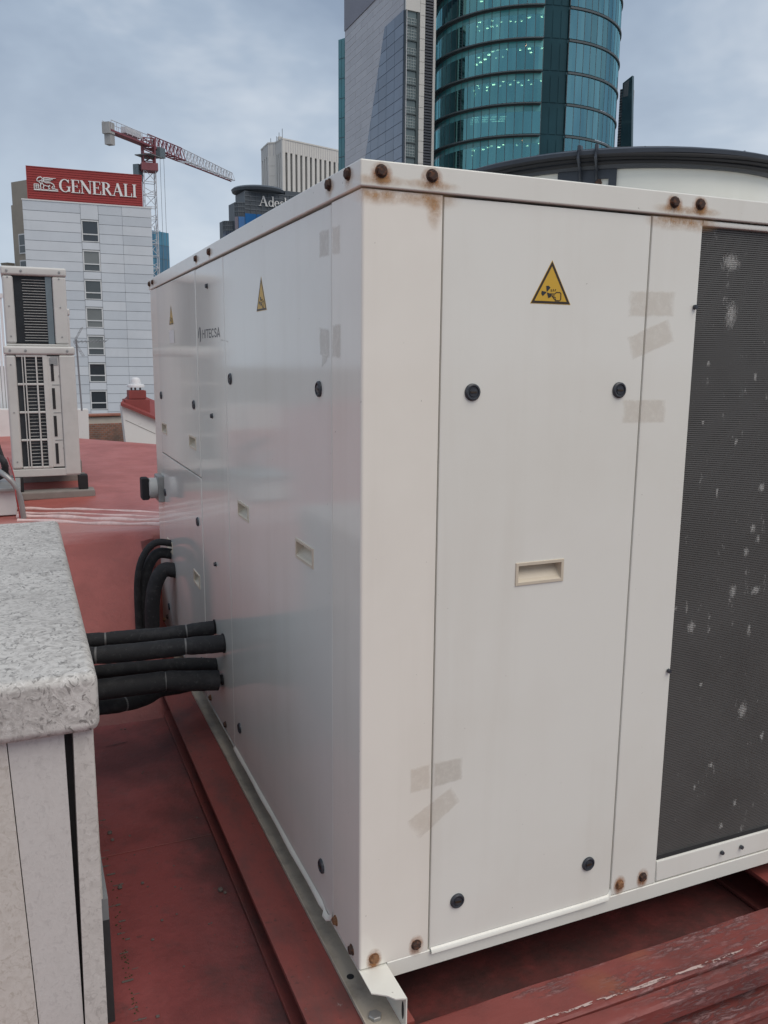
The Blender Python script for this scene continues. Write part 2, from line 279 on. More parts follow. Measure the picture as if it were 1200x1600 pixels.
def seeglass(name, tint, refl, fac):
    m = bpy.data.materials.new(name); m.use_nodes = True; t = m.node_tree; t.nodes.clear()
    o = t.nodes.new('ShaderNodeOutputMaterial'); a = t.nodes.new('ShaderNodeBsdfTransparent'); g = t.nodes.new('ShaderNodeBsdfGlossy'); x = t.nodes.new('ShaderNodeMixShader'); f = t.nodes.new('ShaderNodeFresnel')
    f.inputs[0].default_value = 1.6; ad = t.nodes.new('ShaderNodeMath'); ad.operation = 'ADD'; ad.inputs[1].default_value = fac; ad.use_clamp = True
    a.inputs[0].default_value = (*tint, 1); g.inputs[0].default_value = (*refl, 1); g.inputs['Roughness'].default_value = 0.04
    t.links.new(f.outputs[0], ad.inputs[0]); t.links.new(ad.outputs[0], x.inputs[0]); t.links.new(a.outputs[0], x.inputs[1]); t.links.new(g.outputs[0], x.inputs[2]); t.links.new(x.outputs[0], o.inputs[0]); return m
M['pane'] = [seeglass('teal_pane_%s' % k, (0.23 * q, 0.43 * q, 0.45 * q), (0.30 * p, 0.70 * p, 0.73 * p), 0.33) for k, q, p in (('a', 1, 1), ('b', 0.85, 1.1), ('c', 1.15, 0.9))]
M['spandrel'] = [glass('teal_spandrel_' + k, c, 0.15, 0.6) for k, c in (('a', (0.12, 0.43, 0.45)), ('b', (0.15, 0.48, 0.49)), ('c', (0.09, 0.37, 0.40)))]
M['pane2'] = [seeglass('blue_teal_pane_%s' % k, (0.14 * q, 0.34 * q, 0.39 * q), (0.29 * p, 0.60 * p, 0.68 * p), 0.38) for k, q, p in (('a', 1, 1), ('b', 0.8, 1.12), ('c', 1.2, 0.85))]
def emit(name, c, s):
    m = bpy.data.materials.new(name); m.use_nodes = True; b = m.node_tree.nodes['Principled BSDF']; b.inputs['Base Color'].default_value = (0.8, 0.8, 0.7, 1); b.inputs['Emission Color'].default_value = (*c, 1); b.inputs['Emission Strength'].default_value = s; return m
M['lamp'] = emit('office_lamp', (1.0, 0.55, 0.30), 17.0); M['lamp_cool'] = emit('office_strip_lamp', (1.0, 0.7, 0.5), 5.0)

# ------------------------------------------------------------------ mesh builder
class MB:
    def __init__(s): s.v = []; s.f = []; s.mi = []; s.uv = {}
    def add(s, vs_, fs, m=0):
        o = len(s.v); s.v += [tuple(p) for p in vs_]; s.f += [tuple(i + o for i in f) for f in fs]; s.mi += [m] * len(fs); return s
    def box(s, x0, x1, y0, y1, z0, z1, m=0, bev=0.0, seg=2):
        x0, x1 = sorted((x0, x1)); y0, y1 = sorted((y0, y1)); z0, z1 = sorted((z0, z1))
        V = [(x0, y0, z0), (x1, y0, z0), (x1, y1, z0), (x0, y1, z0), (x0, y0, z1), (x1, y0, z1), (x1, y1, z1), (x0, y1, z1)]
        Fc = [(0, 3, 2, 1), (4, 5, 6, 7), (0, 1, 5, 4), (1, 2, 6, 5), (2, 3, 7, 6), (3, 0, 4, 7)]
        if not bev: return s.add(V, Fc, m)
        b = bmesh.new(); vv = [b.verts.new(p) for p in V]
        for f in Fc: b.faces.new([vv[i] for i in f])
        bmesh.ops.bevel(b, geom=b.edges[:], offset=bev, segments=seg, profile=0.5, affect='EDGES')
        b.verts.index_update(); s.add([v.co[:] for v in b.verts], [[v.index for v in f.verts] for f in b.faces], m); b.free(); return s
    def prism(s, poly, axis, a0, a1, m=0):
        """poly: 2D points in the two other axes (kept in xyz order), extruded along axis"""
        def P(p, a): return {'x': (a, p[0], p[1]), 'y': (p[0], a, p[1]), 'z': (p[0], p[1], a)}[axis]
        n = len(poly); V = [P(p, a0) for p in poly] + [P(p, a1) for p in poly]
        Fc = [tuple(range(n)), tuple(range(2 * n - 1, n - 1, -1))] + [(i, i + n, (i + 1) % n + n, (i + 1) % n) for i in range(n)]
        return s.add(V, Fc, m)
    def tube(s, path, r, n=12, m=0, caps=True):
        path = [Vector(p) for p in path]; k = len(path); rr = r if isinstance(r, (list, tuple)) else [r] * k
        T = [(path[min(i + 1, k - 1)] - path[max(i - 1, 0)]).normalized() for i in range(k)]
        a = Vector((0, 0, 1)) if abs(T[0].z) < 0.9 else Vector((1, 0, 0)); X = T[0].cross(a).normalized(); V = []
        for i in range(k):
            X = (X - T[i] * X.dot(T[i])).normalized(); Y = T[i].cross(X)
            V += [path[i] + (X * math.cos(2 * PI * j / n) + Y * math.sin(2 * PI * j / n)) * rr[i] for j in range(n)]
        Fc = [(i * n + j, i * n + (j + 1) % n, (i + 1) * n + (j + 1) % n, (i + 1) * n + j) for i in range(k - 1) for j in range(n)]
        if caps: Fc += [tuple(range(n - 1, -1, -1)), tuple(range((k - 1) * n, k * n))]
        return s.add(V, Fc, m)
    def bar(s, a, b, r, m=0, n=4): return s.tube([a, b], r, n, m)
    def lathe(s, prof, c, axis='z', n=24, m=0, cap=True, a0=0.0, a1=2 * PI):
        full = abs(a1 - a0 - 2 * PI) < 1e-6; k = n if full else n + 1; V = []
        for (r, h) in prof:
            for j in range(k):
                a = a0 + (a1 - a0) * j / n; p, q = r * math.cos(a), r * math.sin(a)
                V.append({'z': (c[0] + p, c[1] + q, c[2] + h), 'y': (c[0] + p, c[1] + h, c[2] + q), 'x': (c[0] + h, c[1] + p, c[2] + q)}[axis])
        Fc = []
        for i in range(len(prof) - 1):
            for j in range(n):
                j2 = (j + 1) % k; Fc.append((i * k + j, i * k + j2, (i + 1) * k + j2, (i + 1) * k + j))
        if cap and full: Fc += [tuple(range(k - 1, -1, -1)), tuple(range((len(prof) - 1) * k, len(prof) * k))]
        return s.add(V, Fc, m)
    def build(s, name, mats, parent=None, smooth=None, local=False, recalc=True):
        me = bpy.data.meshes.new(name); me.from_pydata(s.v, [], s.f); 
        for q in (mats if isinstance(mats, (list, tuple)) else [mats]): me.materials.append(M[q] if isinstance(q, str) else q)
        me.polygons.foreach_set('material_index', s.mi)
        if recalc:
            b = bmesh.new(); b.from_mesh(me); bmesh.ops.recalc_face_normals(b, faces=b.faces); b.to_mesh(me); b.free()
        if smooth is not None:
            me.polygons.foreach_set('use_smooth', [True] * len(me.polygons)); me.set_sharp_from_angle(angle=math.radians(smooth))
        me.update(); o = link(name, me, parent, local)
        if smooth is not None:
            w_ = o.modifiers.new('weighted', 'WEIGHTED_NORMAL'); w_.keep_sharp = True; w_.weight = 90
        return o
def link(name, me, parent=None, local=False):
    o = bpy.data.objects.new(name, me); col.objects.link(o)
    if parent is not None:
        o.parent = parent
        if not local and parent.parent is None and parent.type == 'EMPTY': o.matrix_parent_inverse = parent.matrix_basis.inverted()
    return o
def tag(o, label, cat, group=None):
    o['label'] = label; o['category'] = cat
    if group: o['group'] = group
    return o
def empty(name, loc, label, cat, rz=0.0, group=None):
    o = bpy.data.objects.new(name, None); col.objects.link(o); o.empty_display_size = 0.2
    o.matrix_basis = Matrix.Translation(Vector(loc)) @ Matrix.Rotation(rz, 4, 'Z'); return tag(o, label, cat, group)
def struct(o): o['kind'] = 'structure'; return o
def smoothpath(pts, k=8):
    P = [Vector(p) for p in pts]; P = [2 * P[0] - P[1]] + P + [2 * P[-1] - P[-2]]; out = []
    for i in range(1, len(P) - 2):
        for j in range(k):
            t = j / k; out.append(0.5 * ((2 * P[i]) + (P[i + 1] - P[i - 1]) * t + (2 * P[i - 1] - 5 * P[i] + 4 * P[i + 1] - P[i + 2]) * t * t + (-P[i - 1] + 3 * P[i] - 3 * P[i + 1] + P[i + 2]) * t ** 3))
    return out + [P[-2]]

# ------------------------------------------------------------------ lettering: strokes with varying width on a unit-high cell
def arc(cx, cy, rx, ry, a0, a1, w0, w1, n=14):
    """widths swing from w0 (at the sides) to w1 (top and bottom)"""
    P = []
    for i in range(n + 1):
        a = math.radians(a0 + (a1 - a0) * i / n); P.append((cx + rx * math.cos(a), cy + ry * math.sin(a), w1 + (w0 - w1) * math.cos(a) ** 2))
    return P
def ln(x0, y0, x1, y1, w): return [(x0, y0, w), (x1, y1, w)]
T_, t_ = 0.17, 0.06
def sf(x, y, h=0.17): return ln(x - h, y, x + h, y, 0.05)
SERIF = {
 'G': (0.92, [arc(0.46, 0.5, 0.38, 0.47, 42, 322, T_, t_, 22), ln(0.78, 0.06, 0.78, 0.42, 0.15), sf(0.76, 0.42), ln(0.74, 0.72, 0.78, 0.98, 0.05)]),
 'E': (0.76, [ln(0.2, 0.02, 0.2, 0.98, T_), ln(0.03, 0.975, 0.68, 0.975, 0.05), ln(0.03, 0.025, 0.72, 0.025, 0.05), ln(0.2, 0.51, 0.52, 0.51, 0.05), ln(0.66, 0.76, 0.66, 0.99, 0.06), ln(0.7, 0.01, 0.7, 0.26, 0.06), ln(0.52, 0.4, 0.52, 0.62, 0.05)]),
 'N': (0.98, [ln(0.17, 0.02, 0.17, 0.98, 0.06), ln(0.83, 0.0, 0.83, 0.98, 0.06), ln(0.14, 0.95, 0.80, 0.04, 0.18), sf(0.17, 0.025, 0.14), sf(0.83, 0.975, 0.14), sf(0.1, 0.975, 0.09)]),
 'R': (0.90, [ln(0.2, 0.02, 0.2, 0.98, T_), sf(0.2, 0.025), sf(0.16, 0.975, 0.13), arc(0.36, 0.74, 0.27, 0.22, 90, -90, T_, 0.05, 12), ln(0.2, 0.96, 0.37, 0.96, 0.05), ln(0.2, 0.52, 0.37, 0.52, 0.05), ln(0.42, 0.52, 0.76, 0.05, 0.16), ln(0.7, 0.025, 0.9, 0.025, 0.05)]),
 'A': (0.94, [ln(0.13, 0.02, 0.46, 0.98, 0.06), ln(0.45, 0.98, 0.78, 0.02, 0.18), ln(0.24, 0.34, 0.66, 0.34, 0.05), sf(0.12, 0.025, 0.13), sf(0.78, 0.025, 0.15)]),
 'L': (0.74, [ln(0.2, 0.02, 0.2, 0.98, T_), sf(0.2, 0.975), ln(0.03, 0.025, 0.7, 0.025, 0.05), ln(0.68, 0.01, 0.68, 0.28, 0.06)]),
 'I': (0.42, [ln(0.2, 0.02, 0.2, 0.98, T_), sf(0.2, 0.975), sf(0.2, 0.025)]),
 'd': (0.60, [arc(0.26, 0.31, 0.19, 0.28, 20, 340, 0.13, t_, 18), ln(0.47, 0.02, 0.47, 1.0, 0.12), sf(0.42, 0.98, 0.08), sf(0.52, 0.025, 0.07)]),
 'e': (0.54, [arc(0.27, 0.31, 0.2, 0.28, 5, 310, 0.13, t_, 18), ln(0.1, 0.34, 0.47, 0.34, 0.05)]),
 's': (0.46, [[(0.38, 0.52, 0.06), (0.30, 0.59, 0.06), (0.2, 0.59, 0.07), (0.11, 0.5, 0.1), (0.15, 0.39, 0.13), (0.27, 0.29, 0.14), (0.37, 0.2, 0.12), (0.36, 0.08, 0.09), (0.25, 0.02, 0.06), (0.12, 0.04, 0.06), (0.07, 0.14, 0.06)]]),
 'l': (0.30, [ln(0.14, 0.02, 0.14, 1.0, 0.12), sf(0.1, 0.98, 0.08), sf(0.14, 0.025, 0.12)]),
 'a': (0.54, [ln(0.38, 0.05, 0.38, 0.42, 0.12), arc(0.24, 0.42, 0.15, 0.17, 160, 0, 0.1, t_, 10), arc(0.23, 0.18, 0.15, 0.15, 60, 320, 0.12, t_, 14), ln(0.38, 0.04, 0.5, 0.03, 0.06)]),
}
b_ = 0.17
SANS = {
 'H': (0.76, [ln(0.1, 0, 0.1, 1, b_), ln(0.6, 0, 0.6, 1, b_), ln(0.1, 0.52, 0.6, 0.52, b_)]), 'I': (0.30, [ln(0.12, 0, 0.12, 1, b_)]),
 'T': (0.66, [ln(0.3, 0, 0.3, 1, b_), ln(0.0, 0.93, 0.6, 0.93, 0.15)]), 'E': (0.64, [ln(0.1, 0, 0.1, 1, b_), ln(0.1, 0.93, 0.55, 0.93, 0.15), ln(0.1, 0.5, 0.5, 0.5, 0.15), ln(0.1, 0.07, 0.56, 0.07, 0.15)]),
 'C': (0.74, [arc(0.37, 0.5, 0.29, 0.43, 48, 312, b_, 0.15, 16)]), 'S': (0.68, [[(0.55, 0.76, 0.16), (0.45, 0.91, 0.15), (0.26, 0.93, 0.15), (0.11, 0.8, 0.16), (0.12, 0.64, 0.16), (0.3, 0.53, 0.17), (0.48, 0.42, 0.17), (0.56, 0.26, 0.16), (0.46, 0.1, 0.15), (0.26, 0.07, 0.15), (0.08, 0.22, 0.16)]]),
 'A': (0.74, [ln(0.05, 0, 0.35, 1, b_), ln(0.35, 1, 0.65, 0, b_), ln(0.17, 0.3, 0.53, 0.3, 0.14)]),
}
def strokes(mb, sts, ox, oz, sx_, sz_, fr, th, m=0):
    """fr(x,z,d) -> 3D; each stroke a ribbon of thickness th, every next one a hair prouder"""
    for i, st in enumerate(sts):
        P = [(ox + p[0] * sx_, oz + p[1] * sz_) for p in st]; k = len(P); Lf = []; Rg = []
        for j in range(k):
            a = P[max(j - 1, 0)]; b = P[min(j + 1, k - 1)]; dx, dz = b[0] - a[0], b[1] - a[1]; q = math.hypot(dx, dz) or 1
            w_ = st[j][2] * sz_ / 2; nx, nz = -dz / q * w_, dx / q * w_
            Lf.append((P[j][0] + nx, P[j][1] + nz)); Rg.append((P[j][0] - nx, P[j][1] - nz))
        d = th * (1 + 0.06 * i); V = [fr(*p, d) for p in Lf] + [fr(*p, d) for p in Rg] + [fr(*p, 0) for p in Lf] + [fr(*p, 0) for p in Rg]
        Fc = []
        for j in range(k - 1):
            Fc += [(j, j + 1, k + j + 1, k + j), (2 * k + j, 2 * k + j + 1, j + 1, j), (k + j, k + j + 1, 3 * k + j + 1, 3 * k + j)]
        Fc += [(0, k, 3 * k, 2 * k), (k - 1, 2 * k - 1, 4 * k - 1, 3 * k - 1)]
        mb.add(V, Fc, m)
    return mb
def word(text, font, fr, height, width, th, mat, parent, local=False, squeeze=None):
    tot = sum(font[c][0] for c in text); sx_ = width / tot; x = 0
    for c in text:
        strokes(MB(), font[c][1], x, 0, sx_, height, fr, th).build('letter', mat, parent, local=local); x += font[c][0] * sx_

# ==================================================================== SETTING: ground, roof, upper deck
FLOOR, DECK, GROUND = -0.205, 0.45, -32.0
struct(MB().add([(-3000, -3000, GROUND), (3000, -3000, GROUND), (3000, 3000, GROUND), (-3000, 3000, GROUND)], [(0, 1, 2, 3)]).build('city_ground', 'concrete'))
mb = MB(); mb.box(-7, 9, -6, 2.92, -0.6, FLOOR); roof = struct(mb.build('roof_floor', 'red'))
mb = MB(); mb.box(-7.2, 9.2, -6.2, 9.4, GROUND + 0.01, -0.61); struct(mb.build('roof_building', 'cream_wall'))
E0, E1 = az(125, 685, DECK), az(242, 694, DECK); ed = (E1 - E0).normalized()
def edge(x): return E0.y + (x - E0.x) / ed.x * ed.y
mb = MB()
prof = [(2.90, FLOOR - 0.02), (2.925, FLOOR + 0.06), (3.02, DECK - 0.05), (3.05, DECK - 0.012), (3.09, DECK)]
nx = 160; V = []; Fc = []
xcols = sorted([-7 + 16 * i / nx for i in range(nx + 1) if abs(-7 + 16 * i / nx + 0.05) > 0.06] + [-0.11, -0.085, -0.065, -0.045, -0.03, -0.018, -0.008, 0.0]); nx = len(xcols) - 1
for x in xcols:
    g = min(1, max(0, (-0.010 - x) / 0.07))
    for j, (y, z) in enumerate(prof): V.append((x, y - g * (0.86 * (DECK - z) / (DECK - FLOOR)) + 0.012 * math.sin(x * 5.1 + j) + 0.01 * math.sin(x * 11 + 2 * j), z + (0.004 * math.sin(x * 7.3 + j) if 0 < j < 4 else 0)))
    for q in range(1, 9):
        y = 3.09 + (max(edge(x), 3.5) - 3.09) * q / 8; V.append((x, y, DECK + (0.012 * math.sin(x * 2.1 + q) if q < 8 else 0)))
    V.append((x, max(edge(x), 3.5), -0.6))
k = len(prof) + 9
for i in range(nx):
    for j in range(k - 1): Fc.append((i * k + j, (i + 1) * k + j, (i + 1) * k + j + 1, i * k + j + 1))
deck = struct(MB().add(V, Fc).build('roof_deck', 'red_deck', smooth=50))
for (v0, v1, r, op) in ((797, 802, 0.010, 0), (804, 808, 0.008, 1), (810, 815, 0.014, 2), (817, 822, 0.012, 3)):
    a, b = az(95, v0, DECK), az(255, v1, DECK); pts = []
    for i in range(-6, 29):
        t = i / 14; p = a.lerp(b, t); pts.append((p.x, max(p.y, 3.08) + 0.018 * math.sin(t * 5 + op) + 0.007 * math.sin(t * 17 + op * 2), DECK + 0.004))
    MB().tube(pts, [r * (1.0 + 0.3 * math.sin(i * 0.9 + op)) for i in range(len(pts))], 8).build('membrane_fold', 'red_fold', deck, smooth=80)
# membrane lap joint and dirt on the lower roof
for (xa, xb, ya, yb) in ((-0.52, -0.13, 1.02, 1.34), (-0.52, -0.13, -0.6, 0.16), (0.12, 1.24, -0.02, 0.9)):
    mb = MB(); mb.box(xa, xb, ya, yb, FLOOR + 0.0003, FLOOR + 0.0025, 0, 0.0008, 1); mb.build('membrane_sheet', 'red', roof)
a_, b__ = az(165, 1168, FLOOR), az(199, 1160, FLOOR); V = []
for i in range(13):
    p = a_.lerp(b__, i / 12); hw = 0.0022 * math.sin(PI * i / 12) * rnd.uniform(.6, 1.4) + .0003; V += [(p.x, p.y - hw + rnd.uniform(-.002, .002), FLOOR + .0032), (p.x, p.y + hw, FLOOR + .0032)]
MB().add(V, [(2 * i, 2 * i + 2, 2 * i + 3, 2 * i + 1) for i in range(12)]).build('membrane_split', 'dark_inside', roof)
mb = MB()
for i in range(26):
    y = 0.12 + i * 0.052 + rnd.uniform(-.02, .02); x = -0.462 + rnd.uniform(-0.012, 0.016)
    for q in range(rnd.randint(1, 4)):
        s = rnd.uniform(0.001, 0.0036); mb.box(x + rnd.uniform(-.02, .02) - s, x + s, y - s * rnd.uniform(.6, 1.4), y + s, FLOOR, FLOOR + s * rnd.uniform(.5, 1.2), 0, s * 0.35, 1)
M['grit'] = simple('grit', (0.12, 0.10, 0.09), 0.9, sc_=40)
o = mb.build('grit_and_moss', M['grit']); o['kind'] = 'stuff'; tag(o, 'crumbs of grit along the foot of the stone clad wall', 'grit')
m = Mat('moss', (0.04, 0.05, 0.018), 0.95); m.bump(m.noise(150, 3), 0.004); M['moss'] = m.m
mb = MB()
for i in range(150):
    y = rnd.uniform(-0.1, 0.55) if i < 110 else rnd.uniform(0.5, 1.3); x = -0.466 + rnd.gauss(0, 0.005); s = rnd.uniform(0.0008, 0.0024)
    mb.box(x - s, x + s, y - s, y + s, FLOOR, FLOOR + s * 0.9, 0, s * 0.4, 1)
o = mb.build('moss', 'moss'); o['kind'] = 'stuff'; tag(o, 'dark green moss growing along the floor joint', 'moss')
mb = MB()
for i in range(70):
    x, y = rnd.uniform(-0.44, -0.15), rnd.uniform(0.05, 2.4); s = rnd.choice((0.001, 0.0015, 0.002, 0.003)) * rnd.uniform(.7, 1.2)
    mb.box(x - s * 1.5, x + s, y - s, y + s * 1.3, FLOOR, FLOOR + s, 0, s * 0.35, 1)
for (u, v, s) in ((447, 0, 0), (345, 1392, 0.008), (352, 1396, 0.005), (172, 1303, 0.008), (176, 1314, 0.006), (188, 1388, 0.007), (223, 1381, 0.005), (203, 1307, 0.004)):
    if s:
        p = az(u, v, FLOOR); mb.box(p.x - s, p.x + s * .8, p.y - s, p.y + s, FLOOR, FLOOR + s * 1.2, 0, s * 0.4, 1)
o = mb.build('pebbles', 'grit'); o['kind'] = 'stuff'; tag(o, 'small grey pebbles and flakes scattered on red roof', 'pebbles')

# ==================================================================== CHILLER
L, WX, H, H1 = 2.85, 2.38, 1.75, 1.70
ch = empty('chiller_unit', (WX / 2, L / 2, -0.09), 'large white metal rooftop chiller with rusty bolts and dark coil', 'chiller')
mb = MB(); mb.box(0.036, WX - 0.036, 0.036, L - 0.036, 0.004, H1 - 0.002); mb.build('inner_body', 'dark_inside', ch)
def sheet(name, face, a0, a1, z0, z1, holes=(), d=0.0, th=0.012, mat='enamel', lip=0.004):
    """folded sheet panel on face 'f' (y=0, a is x) or 's' (x=0, a is y); rectangular holes (a0,a1,z0,z1); softened rim"""
    A = sorted({a0, a1, *[h[0] for h in holes], *[h[1] for h in holes]}); Z = sorted({z0, z1, *[h[2] for h in holes], *[h[3] for h in holes]})
    def P(a, q, z): return (a, q, z) if face == 'f' else (q, a, z)
    idx = {}; V = []; Fc = []
    def vid(i, j):
        if (i, j) not in idx:
            a = A[i] + (lip if i == 0 else -lip if i == len(A) - 1 else 0); z = Z[j] + (lip if j == 0 else -lip if j == len(Z) - 1 else 0)
            idx[(i, j)] = len(V); V.append(P(a, -d, z))
        return idx[(i, j)]
    for i in range(len(A) - 1):
        for j in range(len(Z) - 1):
            ca, cz = (A[i] + A[i + 1]) / 2, (Z[j] + Z[j + 1]) / 2
            if any(h[0] < ca < h[1] and h[2] < cz < h[3] for h in holes): continue
            Fc.append((vid(i, j), vid(i + 1, j), vid(i + 1, j + 1), vid(i, j + 1)))
    ring = [(i, 0) for i in range(len(A))] + [(len(A) - 1, j) for j in range(1, len(Z))] + [(i, len(Z) - 1) for i in range(len(A) - 2, -1, -1)] + [(0, j) for j in range(len(Z) - 2, 0, -1)]
    o1 = len(V)
    def rimpt(i, j, ins, dep):
        a = A[i] + (ins if i == 0 else -ins if i == len(A) - 1 else 0); z = Z[j] + (ins if j == 0 else -ins if j == len(Z) - 1 else 0); return P(a, dep, z)
    lv = [[vid(*r) for r in ring]]
    for ins, dep in ((lip * 0.3, -d + lip * 0.3), (0, -d + lip), (0, -d + th)):
        lv.append(list(range(len(V), len(V) + len(ring)))); V += [rimpt(*r, ins, dep) for r in ring]
    n = len(ring)
    for a, b in zip(lv, lv[1:]):
        for q in range(n): Fc.append((a[q], a[(q + 1) % n], b[(q + 1) % n], b[q]))
    return MB().add(V, Fc).build(name, mat, ch, smooth=35)
# corner posts (L-shaped, rounded edge)
def corner(ax_, ay_, sxn, syn, wa=0.1735, wb=0.1735, z0=0.0, z1=H1 - 0.003):
    r = 0.006; P = [(ax_ + sxn * wa, ay_ + syn * 0.012), (ax_ + sxn * wa, ay_)]
    for i in range(7):
        t = i / 6 * PI / 2; P.append((ax_ + sxn * r * (1 - math.sin(t)), ay_ + syn * r * (1 - math.cos(t))))
    P += [(ax_, ay_ + syn * wb), (ax_ + sxn * 0.012, ay_ + syn * wb), (ax_ + sxn * 0.012, ay_ + syn * 0.012)]
    return MB().prism(P, 'z', z0, z1).build('corner_post', 'enamel_post', ch, smooth=40)
corner(0, 0, 1, 1); corner(0, L, 1, -1, 0.1735, 0.204); corner(WX, 0, -1, 1); corner(WX, L, -1, -1)
HF = (0.376, 0.508, 0.8675, 0.9225)
p_right = sheet('access_panel', 'f', 0.1775, 0.701, -0.008, H1 - 0.004, [(HF[0] + .004, HF[1] - .004, HF[2] + .004, HF[3] - .004)])
sheet('coil_post', 'f', 0.7045, 0.851, 0.0, H1 - 0.003)
sheet('coil_sill', 'f', 0.8525, WX - 0.1745, 0.002, 0.062)
sheet('coil_head', 'f', 0.8525, WX - 0.1745, H1 - 0.016, H1 - 0.003)
hS = lambda a0, a1, z0, z1: (a0 + .004, a1 - .004, z0 + .004, z1 - .004)
HA, HB = (0.309, 0.452, 0.868, 0.921), (0.941, 1.078, 0.868, 0.921)
HC, HD = (1.757, 1.897, 1.010, 1.064), (2.474, 2.614, 1.010, 1.064)
HE, HG = (1.765, 1.895, 0.440, 0.500), (2.432, 2.585, 0.440, 0.498)
p_big = sheet('access_panel', 's', 0.1765, 1.213, 0.0, H1 - 0.004, [hS(*HA), hS(*HB)])
sheet('narrow_panel', 's', 1.2165, 1.679, 0.004, H1 - 0.004)
p_up = sheet('access_panel', 's', 1.6825, 2.643, 0.914, H1 - 0.004, [hS(*HC), hS(*HD)], d=0.0015)
p_lo = sheet('access_panel', 's', 1.6825, 2.643, 0.006, 0.910, [hS(*HE), hS(*HG)], d=0.0015)
# far sides, plain
mb = MB(); mb.box(0.1775, WX - 0.1775, L - 0.012, L, 0.0, H1 - 0.004); mb.build('rear_panel', 'enamel', ch)
mb = MB(); mb.box(WX - 0.012, WX, 0.1775, L - 0.1775, 0.0, H1 - 0.004); mb.build('end_panel', 'enamel', ch)
def fmap(face):
    return (lambda a, z, d: (a, -d, z)) if face == 'f' else (lambda a, z, d: (-d, a, z))
def handle(face, r, parent, d0=0.0):
    a0, a1, z0, z1 = r; f = fmap(face); mb = MB(); fl, pr = 0.008, 0.0025 + d0
    O = [(a0, z0), (a1, z0), (a1, z1), (a0, z1)]; I = [(a0 + fl, z0 + fl), (a1 - fl, z0 + fl), (a1 - fl, z1 - fl), (a0 + fl, z1 - fl)]
    O2 = [(a0 + .0015, z0 + .0015), (a1 - .0015, z0 + .0015), (a1 - .0015, z1 - .0015), (a0 + .0015, z1 - .0015)]
    B = [(a0 + fl + .002, z0 + fl + 0.006), (a1 - fl - .002, z0 + fl + 0.006), (a1 - fl - .002, z1 - fl - .001), (a0 + fl + .002, z1 - fl - .001)]
    Bd = [-0.006, -0.006, -0.030, -0.030]
    V = [f(a, z, d0 - 0.001) for a, z in O] + [f(a, z, pr) for a, z in O2] + [f(a, z, pr) for a, z in I] + [f(a, z, q) for (a, z), q in zip(B, Bd)]
    Fc = []
    for k in (0, 4, 8):
        for i in range(4): Fc.append((k + i, k + (i + 1) % 4, k + 4 + (i + 1) % 4, k + 4 + i))
    Fc.append((12, 13, 14, 15)); mb.add(V, Fc); return mb.build('handle', 'cream_plastic', parent)
handle('f', HF, p_right)
handle('s', HA, p_big); handle('s', HB, p_big); handle('s', HC, p_up, .0015); handle('s', HD, p_up, .0015); handle('s', HE, p_lo, .0015); handle('s', HG, p_lo, .0015)
def latch(face, a, z, parent, r=0.0185, d0=0.0, rot=0.1):
    f = fmap(face); mb = MB(); n = 28
    prof = [(r, d0), (r * 0.97, d0 + 0.004), (r * 0.82, d0 + 0.0062), (r * 0.72, d0 + 0.0060), (r * 0.68, d0 + 0.0035), (r * 0.52, d0 + 0.0035), (r * 0.48, d0 + 0.005), (0.0005, d0 + 0.005)]
    V = [f(a + q * math.cos(2 * PI * j / n), z + q * math.sin(2 * PI * j / n), h) for q, h in prof for j in range(n)]
    Fc = [(i * n + j, i * n + (j + 1) % n, (i + 1) * n + (j + 1) % n, (i + 1) * n + j) for i in range(len(prof) - 1) for j in range(n)]
    mb.add(V, Fc, 0)
    c, s = math.cos(rot), math.sin(rot); V = []
    for d in (d0 + 0.0045, d0 + 0.0068):
        for x, y in ((-.42, -.1), (.42, -.1), (.42, .1), (-.42, .1)): V.append(f(a + (x * c - y * s) * r, z + (x * s + y * c) * r, d))
    mb.add(V, [(4, 5, 6, 7), (0, 1, 5, 4), (1, 2, 6, 5), (2, 3, 7, 6), (3, 0, 4, 7)], 1)
    return mb.build('latch', ['latch', 'sticker_black'], parent, smooth=30)
for a, z in ((0.253, 1.306), (0.637, 1.308), (0.249, 0.110), (0.626, 0.113)): latch('f', a, z, p_right, rot=rnd.uniform(-.15, .2))
for a, z in ((0.26, 1.305), (1.143, 1.306), (0.259, 0.106), (1.126, 0.110)): latch('s', a, z, p_big, rot=rnd.uniform(-.15, .2))
for a, z in ((1.772, 1.190), (2.60, 1.192)): latch('s', a, z, p_up, d0=.0015)
for a, z in ((1.768, 0.723), (2.59, 0.720), (2.60, 0.137), (1.775, 0.130)): latch('s', a, z, p_lo, d0=.0015)
